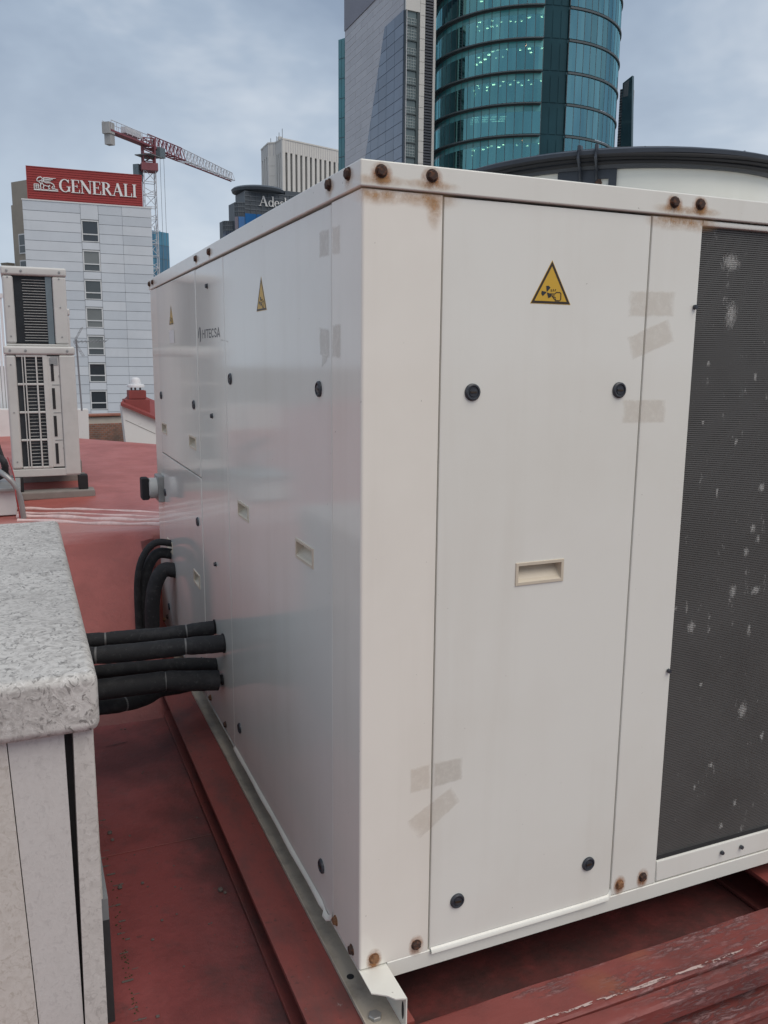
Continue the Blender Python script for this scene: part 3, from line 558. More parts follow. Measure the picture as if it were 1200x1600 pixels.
# lid with folded rim
lid = MB()
ov = 0.006
lid.box(-ov, WX + ov, -ov, L + ov, H1, H, 0, 0.0035, 3)
lid_o = lid.build('lid', 'enamel_lid', ch, smooth=40)
def hexbolt(face, a, z, parent, r=0.011, mat='rust', d0=0.0, washer=True, name='bolt'):
    f = fmap(face); mb = MB(); ph = rnd.uniform(0, 1)
    def ringp(q, h, n, p=0): return [f(a + q * math.cos(2 * PI * j / n + p), z + q * math.sin(2 * PI * j / n + p), h) for j in range(n)]
    if washer:
        n = 16; V = ringp(r * 1.22, d0, n) + ringp(r * 1.18, d0 + 0.002, n) + ringp(r * 0.5, d0 + 0.002, n); mb.add(V, [(i * n + j, i * n + (j + 1) % n, (i + 1) * n + (j + 1) % n, (i + 1) * n + j) for i in range(2) for j in range(n)])
    V = ringp(r, d0 + 0.0015, 6, ph) + ringp(r, d0 + 0.0068, 6, ph) + ringp(r * 0.82, d0 + 0.0085, 6, ph)
    mb.add(V, [(i * 6 + j, i * 6 + (j + 1) % 6, (i + 1) * 6 + (j + 1) % 6, (i + 1) * 6 + j) for i in range(2) for j in range(6)] + [tuple(range(12, 18))])
    return mb.build(name, mat, parent, smooth=30)
def decal(name, mat, face, pts, parent, d, sub=False):
    f = fmap(face); me = bpy.data.meshes.new(name); me.from_pydata([f(a, z, d) for a, z in pts], [], [(0, 1, 2, 3)])
    uv = me.uv_layers.new(name='UVMap')
    for i, c in enumerate(((0, 0), (1, 0), (1, 1), (0, 1))): uv.data[i].uv = c
    me.materials.append(M[mat]); me.update(); return link(name, me, parent)
def rect(a0, a1, z0, z1): return [(a0, z0), (a1, z0), (a1, z1), (a0, z1)]
for i, (a, z) in enumerate(((0.037, 1.730), (0.146, 1.731), (0.757, 1.728), (0.832, 1.729))):
    hexbolt('f', a, z, lid_o, 0.0108, 'rust', ov)
    decal('rust_stain', 'stain', 'f', rect(a - .026, a + .026, H1 + .003, z + .0195), lid_o, ov + 0.0004 + i * 0.00005)
    decal('rust_stain', 'stain_soft', 'f', rect(a - .07, a + .07, H1 + .0005, H1 + .026), lid_o, ov + 0.0007 + i * 0.00005)
    decal('rust_stain', 'stain_soft', 'f', rect(a - .085, a + .075, H1 - .035, H1 + .012), ch, 0.0005 + i * 0.00005)
decal('rust_stain', 'stain_soft', 'f', rect(0.135, 0.176, H1 - .075, H1 + .012), ch, 0.0009)
for i, (a, z) in enumerate(((0.058, 1.733), (0.171, 1.732), (1.387, 1.727), (1.621, 1.728), (2.70, 1.727), (2.81, 1.727))):
    hexbolt('s', a, z, lid_o, 0.0108, 'rust', ov); decal('rust_stain', 'stain_soft', 's', rect(a - .03, a + .03, H1 + .002, z + .015), lid_o, ov + 0.0004)
for i, (a, z) in enumerate(((0.036, 0.020), (0.143, 0.024), (0.731, 0.028), (0.806, 0.030))):
    hexbolt('f', a, z, ch, 0.0105, 'rust_pale' if i in (0, 2) else 'rust')
    decal('rust_stain', 'stain', 'f', rect(a - .021, a + .021, z - .034, z + .027), ch, 0.0005)
for i, (a, z) in enumerate(((0.046, 0.020), (0.155, 0.022), (1.353, 0.028), (1.62, 0.03), (2.68, 0.06), (2.79, 0.012))): hexbolt('s', a, z, ch, 0.0105, 'rust_pale' if i % 2 else 'rust')
for a, z in ((1.44, 1.168), (1.465, 1.620), (1.45, 0.62)): hexbolt('s', a, z, ch, 0.008, 'latch', 0)
for a, z in ((1.079, 0.036), (1.150, 0.036), (1.62, 0.036), (0.842, 1.50), (0.842, 0.60)): hexbolt('f', a, z, ch, 0.006, 'latch', 0, False, 'screw')
# bottom lips of the two near panels (folded, a little bent)
mb = MB(); pts = [(0.18, -0.007), (0.40, -0.0065), (0.62, -0.006), (0.692, -0.004), (0.700, 0.012)]
V = []
for a, z in pts: V += [(a, -0.001, z + 0.012), (a, -0.0075, z + 0.008), (a, -0.0085, z), (a, -0.001, z - 0.002)]
mb.add(V, [(i * 4 + j, (i + 1) * 4 + j, (i + 1) * 4 + j + 1, i * 4 + j + 1) for i in range(len(pts) - 1) for j in range(3)]); mb.build('bottom_lip', 'enamel_lid', p_right, smooth=60)
mb = MB(); V = []
pts = [(1.20 - i * (1.20 - 0.255) / 18, 0.001 + 0.0008 * math.sin(i * 0.8), 0.009 + 0.001 * math.sin(i * 1.1)) for i in range(19)] + [(0.238, -0.004, 0.004), (0.226, -0.009, 0.012), (0.208, -0.010, 0.009), (0.190, 0.002, 0.003), (0.178, 0.02, 0.002)]
for a, z, q in pts: V += [(-0.0012, a, z + 0.012), (-q * 0.7, a, z + 0.006), (-q, a, z - 0.001), (-q * 0.8, a, z - 0.004)]
mb.add(V, [(i * 4 + j, (i + 1) * 4 + j, (i + 1) * 4 + j + 1, i * 4 + j + 1) for i in range(len(pts) - 1) for j in range(3)]); mb.build('bottom_lip', 'enamel_lid', p_big, smooth=60)
# tape residue
def quadf(face, px): 
    return [((lambda p: (p.x, p.z))(ay(u, v, 0)) if face == 'f' else (lambda p: (p.y, p.z))(ax(u, v, 0))) for u, v in px]
for k, (face, px, mt) in enumerate((('f', [(980, 496), (1053, 495), (1057, 455), (981, 453)], 'tape'), ('f', [(987, 564), (1055, 533), (1045, 497), (978, 527)], 'tape'), ('f', [(970, 662), (1040, 661), (1042, 623), (972, 624)], 'tape'),
        ('f', [(640, 1241), (672, 1233), (672, 1193), (640, 1201)], 'tape'), ('f', [(676, 1231), (723, 1218), (723, 1182), (677, 1192)], 'tape_grey'), ('f', [(655, 1312), (719, 1252), (705, 1228), (632, 1285)], 'tape'),
        ('s', [(499, 404), (515, 400), (515, 356), (499, 361)], 'tape_grey'), ('s', [(519, 400), (532, 397), (532, 350), (519, 354)], 'tape'), ('s', [(500, 555), (516, 560), (516, 513), (499, 510)], 'tape_grey'), ('s', [(519, 560), (533, 562), (533, 505), (520, 507)], 'tape_grey'), ('s', [(503, 575), (511, 565), (514, 555), (504, 554)], 'tape_grey'))):
    decal('tape_residue', mt, face, quadf(face, px), ch, 0.0007 + 0.00006 * k)
# warning stickers: yellow triangle, dark border, fan and pointing hand
def sticker(face, a, z, w_, h_, flip=1, d0=0.0):
    f0 = fmap(face); f = lambda x, y, d: f0(a + flip * x * w_, z + y * h_, d0 + d)
    tri = lambda k, cy=0.333: [((x - 0.0) * k, cy + (y - cy) * k) for x, y in ((-.5, 0), (.5, 0), (0, 1))]
    root = MB().add([f(x, y, 0.0004) for x, y in tri(1.0)] + [f(x, y, 0.0) for x, y in tri(1.0)], [(0, 1, 2), (0, 3, 4, 1), (1, 4, 5, 2), (2, 5, 3, 0)]).build('warning_sticker', 'yellow', ch)
    o_, i_ = tri(0.965), tri(0.80)
    MB().add([f(x, y, 0.0007) for x, y in o_ + i_], [(0, 1, 4, 3), (1, 2, 5, 4), (2, 0, 3, 5)]).build('border', 'sticker_black', root)
    mb = MB(); c = (-0.105, 0.27)
    for ang in (75, 195, 315):
        t = math.radians(ang); P = [(0.018, -0.5), (0.13, -0.45), (0.14, 0), (0.13, 0.45), (0.018, 0.5)]
        mb.add([f(c[0] + r * math.cos(t + q), c[1] + r * math.sin(t + q) * 1.1, 0.0008) for r, q in P], [(0, 1, 2, 3, 4)])
    mb.build('fan_pictogram', 'print_black', root)
    mb = MB(); hand = [[(-.05, .235, .022), (.09, .235, .022), (.13, .275, .022), (.22, .275, .022), (.245, .25, .022), (.245, .11, .022), (.21, .085, .022), (.12, .085, .022), (.10, .11, .02)], [(-.05, .235, .02), (-.05, .195, .02), (.09, .19, .02)], [(.03, .19, .02), (.05, .155, .02), (.12, .155, .02)], [(.06, .155, .02), (.08, .12, .02), (.13, .12, .02)],
            [(.0, .28, .018), (.0, .34, .018)], [(.045, .29, .018), (.055, .345, .018)], [(.09, .30, .018), (.11, .345, .018)]]
    strokes(mb, [[(x, y, w__ * 1.0) for x, y, w__ in st] for st in hand], 0, 0, 1, 1, lambda x, y, d: f(x, y, 0.0006 + d), 0.0003); mb.build('hand_pictogram', 'sticker_black', root)
sticker('f', 0.4405, 1.494, 0.104, 0.092); sticker('s', 0.7485, 1.502, 0.106, 0.092, -1); sticker('s', 2.237, 1.513, 0.112, 0.082, -1, .0015)
decal('paper_label', 'label_white', 's', rect(2.175, 2.295, 1.434, 1.489), ch, 0.0025)
# maker's lettering
mk = MB(); f = lambda x, y, d: (-d, 1.578 - x, 1.442 + y)
mark = strokes(MB(), [[(0.0, 0.0, 0.1), (0.12, 0.1, 0.25), (0.16, 0.5, 0.42), (0.12, 0.9, 0.25), (0.0, 1.0, 0.1)], [(-0.28, 0.25, 0.1), (-0.22, 0.6, 0.25), (-0.06, 0.95, 0.1)]], 0, 0, 0.09, 0.052, lambda x, y, d: (-d, 1.626 - x, 1.431 + y), 0.0006).build('brand_mark', 'print_black', ch)
word('HITECSA', SANS, f, 0.031, 0.298, 0.0006, 'print_black', ch)
for (u0, v0, u1, v1) in ((345, 530, 352, 531), (353, 531, 357, 533)):
    decal('scuff', 'tape_grey', 's', quadf('s', [(u0, v1 + 1.5), (u1, v1 + 2), (u1, v1), (u0, v0)]), ch, 0.0006)
# isolator switch on the far corner post
iy = 2.70; p0 = ax(256, 763, -0.0)
mb = MB(); mb.box(-0.030, 0, iy - 0.075, iy + 0.055, 0.665, 0.795, 0, 0.006); sw = mb.build('isolator_switch', 'galv', ch, smooth=40)
MB().lathe([(0.052, 0), (0.052, -0.035), (0.044, -0.04)], (-0.030, iy - 0.01, 0.730), 'x', 24).build('switch_collar', 'cond', sw, smooth=30)
mb = MB(); mb.box(-0.105, -0.068, iy - 0.045, iy + 0.03, 0.675, 0.785, 0, 0.008); mb.build('switch_knob', 'rubber', sw, smooth=40)
# coil: dark back sheet with hundreds of horizontal fins
mb = MB(); mb.box(0.853, WX - 0.175, 0.0185, 0.030, 0.062, H1 - 0.016); mb.build('coil_back', 'coil', ch)
mb = MB(); z = 0.064
while z < H1 - 0.018:
    mb.box(0.853, WX - 0.176, 0.0125, 0.0184, z, z + 0.0034); z += 0.0048
o = mb.build('coil_fins', 'coil', ch, recalc=False); o['kind'] = 'stuff'
mb = MB(); mb.box(0.8512, 0.8535, 0.010, 0.030, 0.062, H1 - 0.016); mb.box(0.8535, WX - 0.176, 0.006, 0.030, 0.0625, 0.070); mb.build('coil_edge', 'dark_inside', ch)
m = Mat('coil_corrosion', (0.62, 0.62, 0.59), 0.8)
uvn = m.n('ShaderNodeTexCoord'); vl = m.n('ShaderNodeVectorMath', operation='DISTANCE'); vl.inputs[1].default_value = (0.5, 0.5, 0); m.l(uvn.outputs['UV'], vl.inputs[0])
q = m.math('SUBTRACT', 1.0, m.math('MULTIPLY', vl.outputs['Value'], 2.0)); q = m.math('ADD', m.math('MULTIPLY', q, 1.6), m.math('MULTIPLY', m.math('SUBTRACT', m.noise(160, 4, 0.7, st=(1, 1, 0.5)), 0.55), 4.0)); q.node.use_clamp = True
sz = m.n('ShaderNodeSeparateXYZ'); m.l(m.co(), sz.inputs[0]); lines = m.math('GREATER_THAN', m.math('FRACT', m.math('MULTIPLY', sz.outputs[2], 208.0), 0), 0.35)
m.alpha(m.math('MULTIPLY', m.math('MULTIPLY', q, lines), 0.6)); M['corrosion'] = m.m
for k, (u, v, wx_, hz) in enumerate(((1190, 762, 13, 17), (1176, 826, 12, 15), (1184, 842, 9, 13), (1166, 862, 11, 16), (1145, 924, 15, 22), (1180, 922, 20, 14), (1080, 980, 16, 22), (1142, 410, 38, 26), (1142, 492, 24, 44), (1110, 1195, 12, 9), (1148, 1255, 7, 14), (1107, 568, 7, 9), (1180, 590, 6, 14), (1098, 660, 6, 9), (1160, 1110, 18, 30), (1095, 1070, 8, 8), (1170, 985, 8, 20), (1126, 1290, 9, 12), (1085, 1230, 6, 12), (1190, 1150, 9, 18), (1120, 770, 5, 16), (1150, 690, 6, 12))):
    p = ay(u, v, 0.0122); px_ = (p - CAM).dot(fw) / FPX; decal('corrosion_fleck', 'corrosion', 'f', rect(p.x - wx_ * px_ * .6, p.x + wx_ * px_ * .6, p.z - hz * px_ * .6, p.z + hz * px_ * .6), ch, -0.0122 + 0.00001 * k)
# base rails: open C channels under both long sides, cross rails under the ends
def rail(x0, dirn):
    mb = MB(); q = lambda x: x0 + dirn * x; ye = -0.075
    def slab(xa, xb, ya, yb, za, zb, m): mb.box(q(xa), q(xb), ya, yb, za, zb, m)
    mb.prism([(q(0.0), -0.072), (q(0.030), -0.092), (q(0.042), -0.108), (q(0.067), -0.116), (q(0.067), L), (q(0.0), L)], 'z', -0.0065, -0.0035, 1)   # top flange
    slab(0.0645, 0.0675, -0.1155, L, -0.0865, -0.0068, 1)   # web
    slab(-0.012, 0.064, -0.16, L, -0.0895, -0.0868, 0)       # bottom flange
    slab(-0.0125, -0.0098, -0.16, L, -0.0866, -0.078, 0)    # turned-up lip
    return mb.build('base_rail', ['rail', 'enamel_lid'], ch)
r1 = rail(0.0, 1); rail(WX, -1)
MB().lathe([(0.004, 0), (0.0155, 0.0005), (0.0155, 0.0075), (0.013, 0.009), (0.0005, 0.009)], (0.018, -0.052, -0.0868), 'z', 6).build('anchor_bolt', 'galv', r1, smooth=25)
MB().lathe([(0.0005, 0), (0.009, 0.0003), (0.009, 0.0009), (0.0005, 0.0009)], (0.012, 0.088, -0.0868), 'z', 20).build('bolt_hole', 'dark_inside', r1)
mb = MB(); sl = [(0.063, -0.1 + 0.0055 * math.cos(t) - 0.0, -0.045 + 0.022 * math.sin(t)) for t in [i * PI / 8 for i in range(16)]]
mb.add([(0.0643, y, z) for _, y, z in sl] + [(0.0636, y, z) for _, y, z in sl], [tuple(range(15, -1, -1)), tuple(range(16, 32))] + [(i, (i + 1) % 16, 16 + (i + 1) % 16, 16 + i) for i in range(16)]); mb.build('slot', 'dark_inside', r1)
for (y0, y1, nm) in ((-0.0005, 0.05, 'front_rail'), (L - 0.05, L, 'rear_rail')):
    mb = MB(); mb.box(0.0685, WX - 0.0685, y0, y1, -0.044, -0.0012, 0, 0.002, 1); mb.build(nm, 'cream_plastic' if nm == 'x' else 'enamel_lid', ch)
# fan housings on the lid: white cylinder, dark guard ring, brackets, blades
def fan(cx, cy):
    sh = MB().lathe([(0.545, 0.0), (0.522, 0.006), (0.520, 0.135), (0.500, 0.135), (0.495, 0.0)], (cx, cy, H + 0.0004), 'z', 72, cap=False).build('fan_shroud', 'enamel_lid', ch, smooth=40)
    MB().lathe([(0.519, 0.128), (0.534, 0.128), (0.545, 0.142), (0.549, 0.147), (0.549, 0.158), (0.560, 0.160), (0.561, 0.170), (0.548, 0.176), (0.515, 0.174), (0.515, 0.14)], (cx, cy, H), 'z', 96, cap=False).build('guard_ring', 'fan_grey', sh, smooth=35)
    for r_, z_, q_ in ((.553, .164, .0055), (.557, .156, .005), (.552, .149, .005), (.546, .139, .0055)): MB().tube([(cx + r_ * math.cos(a), cy + r_ * math.sin(a), H + z_ + .002 * math.sin(5 * a + z_ * 90)) for a in [2 * PI * i / 96 for i in range(97)]], q_, 6, caps=False).build('rim_cable', 'rubber', sh, smooth=60)
    mb = MB()
    for r in [0.1 + 0.045 * i for i in range(10)]: mb.tube([(cx + r * math.cos(a), cy + r * math.sin(a), H + 0.185 - 0.0 * r) for a in [2 * PI * i / 48 for i in range(49)]], 0.0022, 5)
    for i in range(12): a = 2 * PI * i / 12; mb.bar((cx + 0.08 * math.cos(a), cy + 0.08 * math.sin(a), H + 0.185), (cx + 0.545 * math.cos(a), cy + 0.545 * math.sin(a), H + 0.176), 0.003)
    o = mb.build('guard_wires', 'fan_grey', sh)
    MB().lathe([(0.11, 0.02), (0.11, 0.13), (0.08, 0.15), (0.001, 0.155)], (cx, cy, H), 'z', 24, cap=False).build('fan_motor', 'fan_grey', sh, smooth=40)
    for i in range(5):
        a = 2 * PI * i / 5; c, s = math.cos(a), math.sin(a); P = lambda r, t, h: (cx + r * c - t * s, cy + r * s + t * c, H + h)
        MB().add([P(.10, -.05, .05), P(.48, -.13, .04), P(.48, .11, .11), P(.10, .05, .10), P(.10, -.05, .054), P(.48, -.13, .044), P(.48, .11, .114), P(.10, .05, .104)], [(0, 1, 2, 3), (7, 6, 5, 4), (0, 4, 5, 1), (1, 5, 6, 2), (2, 6, 7, 3), (3, 7, 4, 0)]).build('fan_blade', 'fan_grey', sh)
    base = math.atan2(CAM.y - cy, CAM.x - cx) - 0.14
    for q in range(4):
        a = base + q * PI / 2; R_ = 0.5215; mb = MB(); nn = 8; hw = 0.150
        def bp(t, r, z): return (cx + r * math.cos(a + t), cy + r * math.sin(a + t), H + z)
        # curved plate with two slots: frame pieces
        for (t0, t1, z0, z1) in ((-hw, hw, 0.104, 0.132), (-hw, hw, 0.074, 0.084), (-hw, -hw + .045, .084, .104), (-hw + .075, hw - .085, .084, .104), (hw - .040, hw, .084, .104)):
            V = []; k = 6
            for i in range(k + 1):
                t = (t0 + (t1 - t0) * i / k) * 1.0; V += [bp(t, R_, z0), bp(t, R_ + 0.006, z0), bp(t, R_ + 0.006, z1), bp(t, R_, z1)]
            mb.add(V, [(i * 4 + j, i * 4 + (j + 1) % 4, (i + 1) * 4 + (j + 1) % 4, (i + 1) * 4 + j) for i in range(k) for j in range(4)] + [(0, 1, 2, 3), (k * 4 + 3, k * 4 + 2, k * 4 + 1, k * 4)])
        for t in (-0.030, 0.050):
            mb.add([bp(t - .007, R_ + .006, .092), bp(t + .007, R_ + .006, .092), bp(t + .007, R_ + .05, .15), bp(t - .007, R_ + .05, .15), bp(t - .007, R_ + .043, .185), bp(t + .007, R_ + .043, .185), bp(t - .005, R_ + .006, .19), bp(t + .005, R_ + .006, .19)],
                   [(0, 1, 3, 2), (2, 3, 5, 4), (4, 5, 7, 6), (0, 2, 4, 6), (1, 7, 5, 3), (0, 6, 7, 1)])
        br = mb.build('fan_bracket', 'fan_grey', sh)
        MB().lathe([(0.001, 0.004), (0.009, 0.003), (0.010, -0.004), (0.001, -0.004)], bp(hw - .090, R_ + .006, .094), 'y', 6).build('bracket_bolt', 'rust', br) if q == 0 else None
fan(1.188, 0.771); fan(1.188, L - 0.771)

# ==================================================================== STEEL BEAMS under the chiller
def ibeam(name, x0, x1, y0, y1, zt, zb, along, label, mat='red_beam'):
    t, wb = 0.013, 0.010; r = empty(name, ((x0 + x1) / 2, (y0 + y1) / 2, zb), label, 'beam', group='red painted steel beams under the chiller')
    if along == 'y':
        xm = (x0 + x1) / 2
        for nm, z0, z1 in (('top_flange', zt - t, zt), ('bottom_flange', zb, zb + t)): mb = MB(); mb.box(x0, x1, y0, y1, z0, z1, 0, 0.003, 2); mb.build(nm, mat, r, smooth=40)
        mb = MB(); mb.box(xm - wb / 2, xm + wb / 2, y0, y1, zb + t, zt - t); mb.build('web', mat, r)
    else:
        ym = (y0 + y1) / 2
        for nm, z0, z1 in (('top_flange', zt - t, zt), ('bottom_flange', zb, zb + t)): mb = MB(); mb.box(x0, x1, y0, y1, z0, z1, 0, 0.003, 2); mb.build(nm, mat, r, smooth=40)
        mb = MB(); mb.box(x0, x1, ym - wb / 2, ym + wb / 2, zb + t, zt - t); mb.build('web', mat, r)
    return r
ibeam('steel_beam', -0.128, 0.10, -0.09, 2.80, -0.0905, FLOOR + 0.002, 'y', 'red painted steel beam running under the black pipes beside chiller')
ibeam('steel_beam', 1.25, 1.47, -0.085, 2.80, -0.0905, FLOOR + 0.002, 'y', 'red painted steel beam in the dark under the coil')
ibeam('steel_beam', 2.28, 2.50, -0.085, 2.80, -0.0905, FLOOR + 0.002, 'y', 'red painted steel beam under the far side of the chiller')
# peeling timber-like cross beam in front
cb = empty('cross_beam', (1.3, -0.18, FLOOR), 'red cross beam with peeling flaked paint in the lower right corner', 'beam')
def strip_beam(y0, y1, zt, zb, name, mat):
    mb = MB(); n = 90; V = []; x0, x1 = -0.5, 3.2; ys = [y0, y0 + 0.006, y0 + (y1 - y0) * .3, y0 + (y1 - y0) * .65, y1 - 0.006, y1]
    for i in range(n + 1):
        x = x0 + (x1 - x0) * i / n
        for j, y in enumerate(ys):
            dz = -0.006 if j in (0, 5) else 0.0012 * math.sin(x * 17 + j * 2) + rnd.uniform(-.0006, .0006)
            V.append((x, y + 0.0015 * math.sin(x * 9 + j), zt + dz))
        V.append((x, y1, zb)); V.append((x, y0, zb))
    k = len(ys) + 2
    mb.add(V, [(i * k + j, (i + 1) * k + j, (i + 1) * k + (j + 1) % k, i * k + (j + 1) % k) for i in range(n) for j in range(k)]); return mb.build(name, mat, cb, smooth=35)
strip_beam(-0.212, -0.093, -0.094, -0.155, 'top_flange', 'red_peel')
strip_beam(-0.262, -0.2135, -0.1005, -0.150, 'front_chord', 'red_peel')
strip_beam(-0.30, -0.075, -0.178, FLOOR + 0.003, 'bottom_flange', 'red_peel')
mb = MB(); mb.box(-0.5, 3.2, -0.235, -0.12, -0.178, -0.150); mb.build('web', 'red_beam', cb)
mb = MB(); V = []
for i in range(121):
    x = -0.3 + 3.0 * i / 120; y = -0.200 + 0.003 * math.sin(x * 6) + rnd.uniform(-.0015, .0015); hw = rnd.uniform(0.0015, 0.0055); V += [(x, y - hw, -0.0918), (x, y + hw, -0.0916)]
mb.add(V, [(2 * i, 2 * i + 2, 2 * i + 3, 2 * i + 1) for i in range(120)]); mb.build('paint_crack', 'crack', cb)

# ==================================================================== INSULATED PIPES
def pipe(label, pts, r, ties=(), sm=7, collar=None, wob=0.0):
    P = smoothpath(pts, sm); k = len(P)
    rr = [r * (1 + wob * math.sin(i * 0.9 + r * 300) + 0.012 * math.sin(i * 2.3)) for i in range(k)]
    for t in ties:
        i = int(t * (k - 1)); rr[i] *= 0.90
        for q in (i - 1, i + 1):
            if 0 <= q < k: rr[q] *= 0.97
    b = P[0]; root = empty('insulated_pipe', (b.x, b.y, min(p.z for p in P) - r), label, 'pipe', group='black foam insulated pipes')
    MB().tube(P, rr, 20).build('insulation', 'foam', root, smooth=50)
    for t in ties:
        i = int(t * (k - 1)); d = (P[min(i + 1, k - 1)] - P[max(i - 1, 0)]).normalized() * 0.004; MB().tube([P[i] - d, P[i] + d], rr[i] * 1.015, 20, caps=False).build('cable_tie', 'tie', root)
    return root
def P3(u, v, y): p = ay(u, v, y); return (p.x, p.y, p.z)
pA = [P3(100, 1004, 1.55), P3(140, 1001, 1.53), P3(200, 996, 1.52), P3(260, 991, 1.51), P3(302, 985, 1.50), P3(333, 981, 1.50)]
r = pipe('upper rear black pipe ending in a loose open collar at chiller', pA, 0.0275, (0.76, 0.30), collar=1)
pB = [P3(100, 1028, 1.42), P3(150, 1024, 1.40), P3(220, 1018, 1.38), P3(290, 1010, 1.36), P3(330, 1007, 1.352), P3(349, 1005, 1.35)]
pipe('upper front black pipe running right up to the chiller wall', pB, 0.0325, (0.22, 0.62))
pC = [P3(100, 1058, 1.55), P3(150, 1051, 1.53), P3(220, 1044, 1.52), P3(290, 1039, 1.50), P3(338, 1039, 1.495)]
pipe('thin black pipe squeezed between upper and lower thick pipes', pC, 0.0270)
pD = [P3(100, 1082, 1.42), P3(152, 1078, 1.41), P3(200, 1072, 1.40), P3(240, 1067, 1.395), P3(262, 1064, 1.39), P3(290, 1064, 1.388), P3(341, 1063, 1.385)]
rd = pipe('thickest lower black pipe stopping short of chiller wall', pD, 0.0375, (0.665,))
pe = ax(352, 1064, 0.0); MB().tube([(-0.036, 1.385, pD[-1][2]), (0.0, 1.385, pD[-1][2])], 0.010, 14).build('pipe_stub', 'dark_inside', rd, smooth=40)
MB().lathe([(0.020, 0.0), (0.020, -0.006), (0.010, -0.006)], (-0.0006, 1.385, pD[-1][2]), 'x', 18).build('wall_collar', 'rubber', rd, smooth=40)
pE = [P3(90, 1112, 1.50), P3(155, 1105, 1.50), P3(195, 1100, 1.52), P3(228, 1090, 1.56), P3(250, 1078, 1.62), P3(285, 1072, 1.72), P3(330, 1060, 1.85)]
pipe('lowest black pipe sagging below the others beside stone wall', pE, 0.0290, (0.35,))
MB().lathe([(0.036, 0.0), (0.036, -0.004), (0.029, -0.004)], (-0.0006, 1.35, pB[-1][2]), 'x', 24).build('pipe_grommet', 'rubber', ch, smooth=40)
for yy, zz, rr in ((1.50, pA[-1][2] + .004, .028), (1.495, pC[-1][2], .026)): MB().lathe([(rr, 0.0), (rr, -0.003), (rr * .8, -0.003)], (-0.0006, yy, zz), 'x', 24).build('pipe_grommet', 'rubber', ch, smooth=40)
# bent pipes at the far panel
def loop(label, ya, top, reach, r, z0, ties=(), xin=0.02):
    pts = [(xin, ya, z0), (-reach * 0.45, ya, z0 + 0.012), (-reach * 0.82, ya, z0 - 0.05), (-reach, ya, z0 - 0.16), (-reach * 1.03, ya, z0 - 0.34), (-reach * 1.02, ya - 0.02, FLOOR + 0.18), (-reach * 0.98, ya - 0.06, FLOOR + 0.02)]
    return pipe(label, pts, r, ties, 8)
loop('thin black pipe forming the outermost bend by far chiller panel', 2.47, 0, 0.165, 0.0165, 0.485)
loop('thick black pipe bending down from far chiller panel', 2.40, 0, 0.112, 0.035, 0.365, (0.62,))
loop('black pipe bending down behind the thick bent pipe', 2.50, 0, 0.135, 0.026, 0.425)

# ==================================================================== STONE-CLAD WALL BLOCK (left foreground)
bl = empty('stone_clad_wall', (-1.0, 1.1, FLOOR), 'low wall clad in swirled grey stone with thick rounded cap slab', 'wall')
mb = MB(); mb.box(-1.55, -0.515, 0.215, 2.07, 0.578, 0.712, 0, 0.022, 5); mb.build('cap_slab', 'stone', bl, smooth=45)
mb = MB(); mb.box(-1.53, -0.556, 0.30, 2.05, FLOOR, 0.577); mb.build('core', 'dark_panel', bl)
zb = FLOOR + 0.001
MB().prism([(-0.5700, 0.577), (-0.5300, 0.577), (-0.5335, zb), (-0.5830, zb)], 'y', 0.243, 0.30).build('trim_strip', 'stone_panel', bl)
MB().prism([(-0.7005, 0.577), (-0.5885, 0.577), (-0.5850, zb), (-0.6760, zb)], 'y', 0.250, 0.299).build('front_panel', 'stone_plain', bl)
MB().prism([(-1.10, 0.577), (-0.7025, 0.577), (-0.6780, zb), (-1.10, zb)], 'y', 0.247, 0.299).build('front_panel', 'panel_dirty', bl)
mb = MB(); mb.box(-1.53, -1.102, 0.249, 0.299, zb, 0.577); mb.build('front_panel', 'stone_panel', bl)
mb = MB(); mb.box(-0.555, -0.5255, 0.3015, 2.05, 0.1265, 0.577); mb.build('side_panel', 'stone_panel', bl)
mb = MB(); mb.box(-0.555, -0.513, 0.3015, 2.02, FLOOR + 0.001, 0.07); mb.build('side_panel', 'dark_panel', bl)
mb = MB(); mb.box(-0.555, -0.514, 0.3015, 2.02, 0.0702, 0.125); mb.build('side_ledge', 'frame_g', bl)

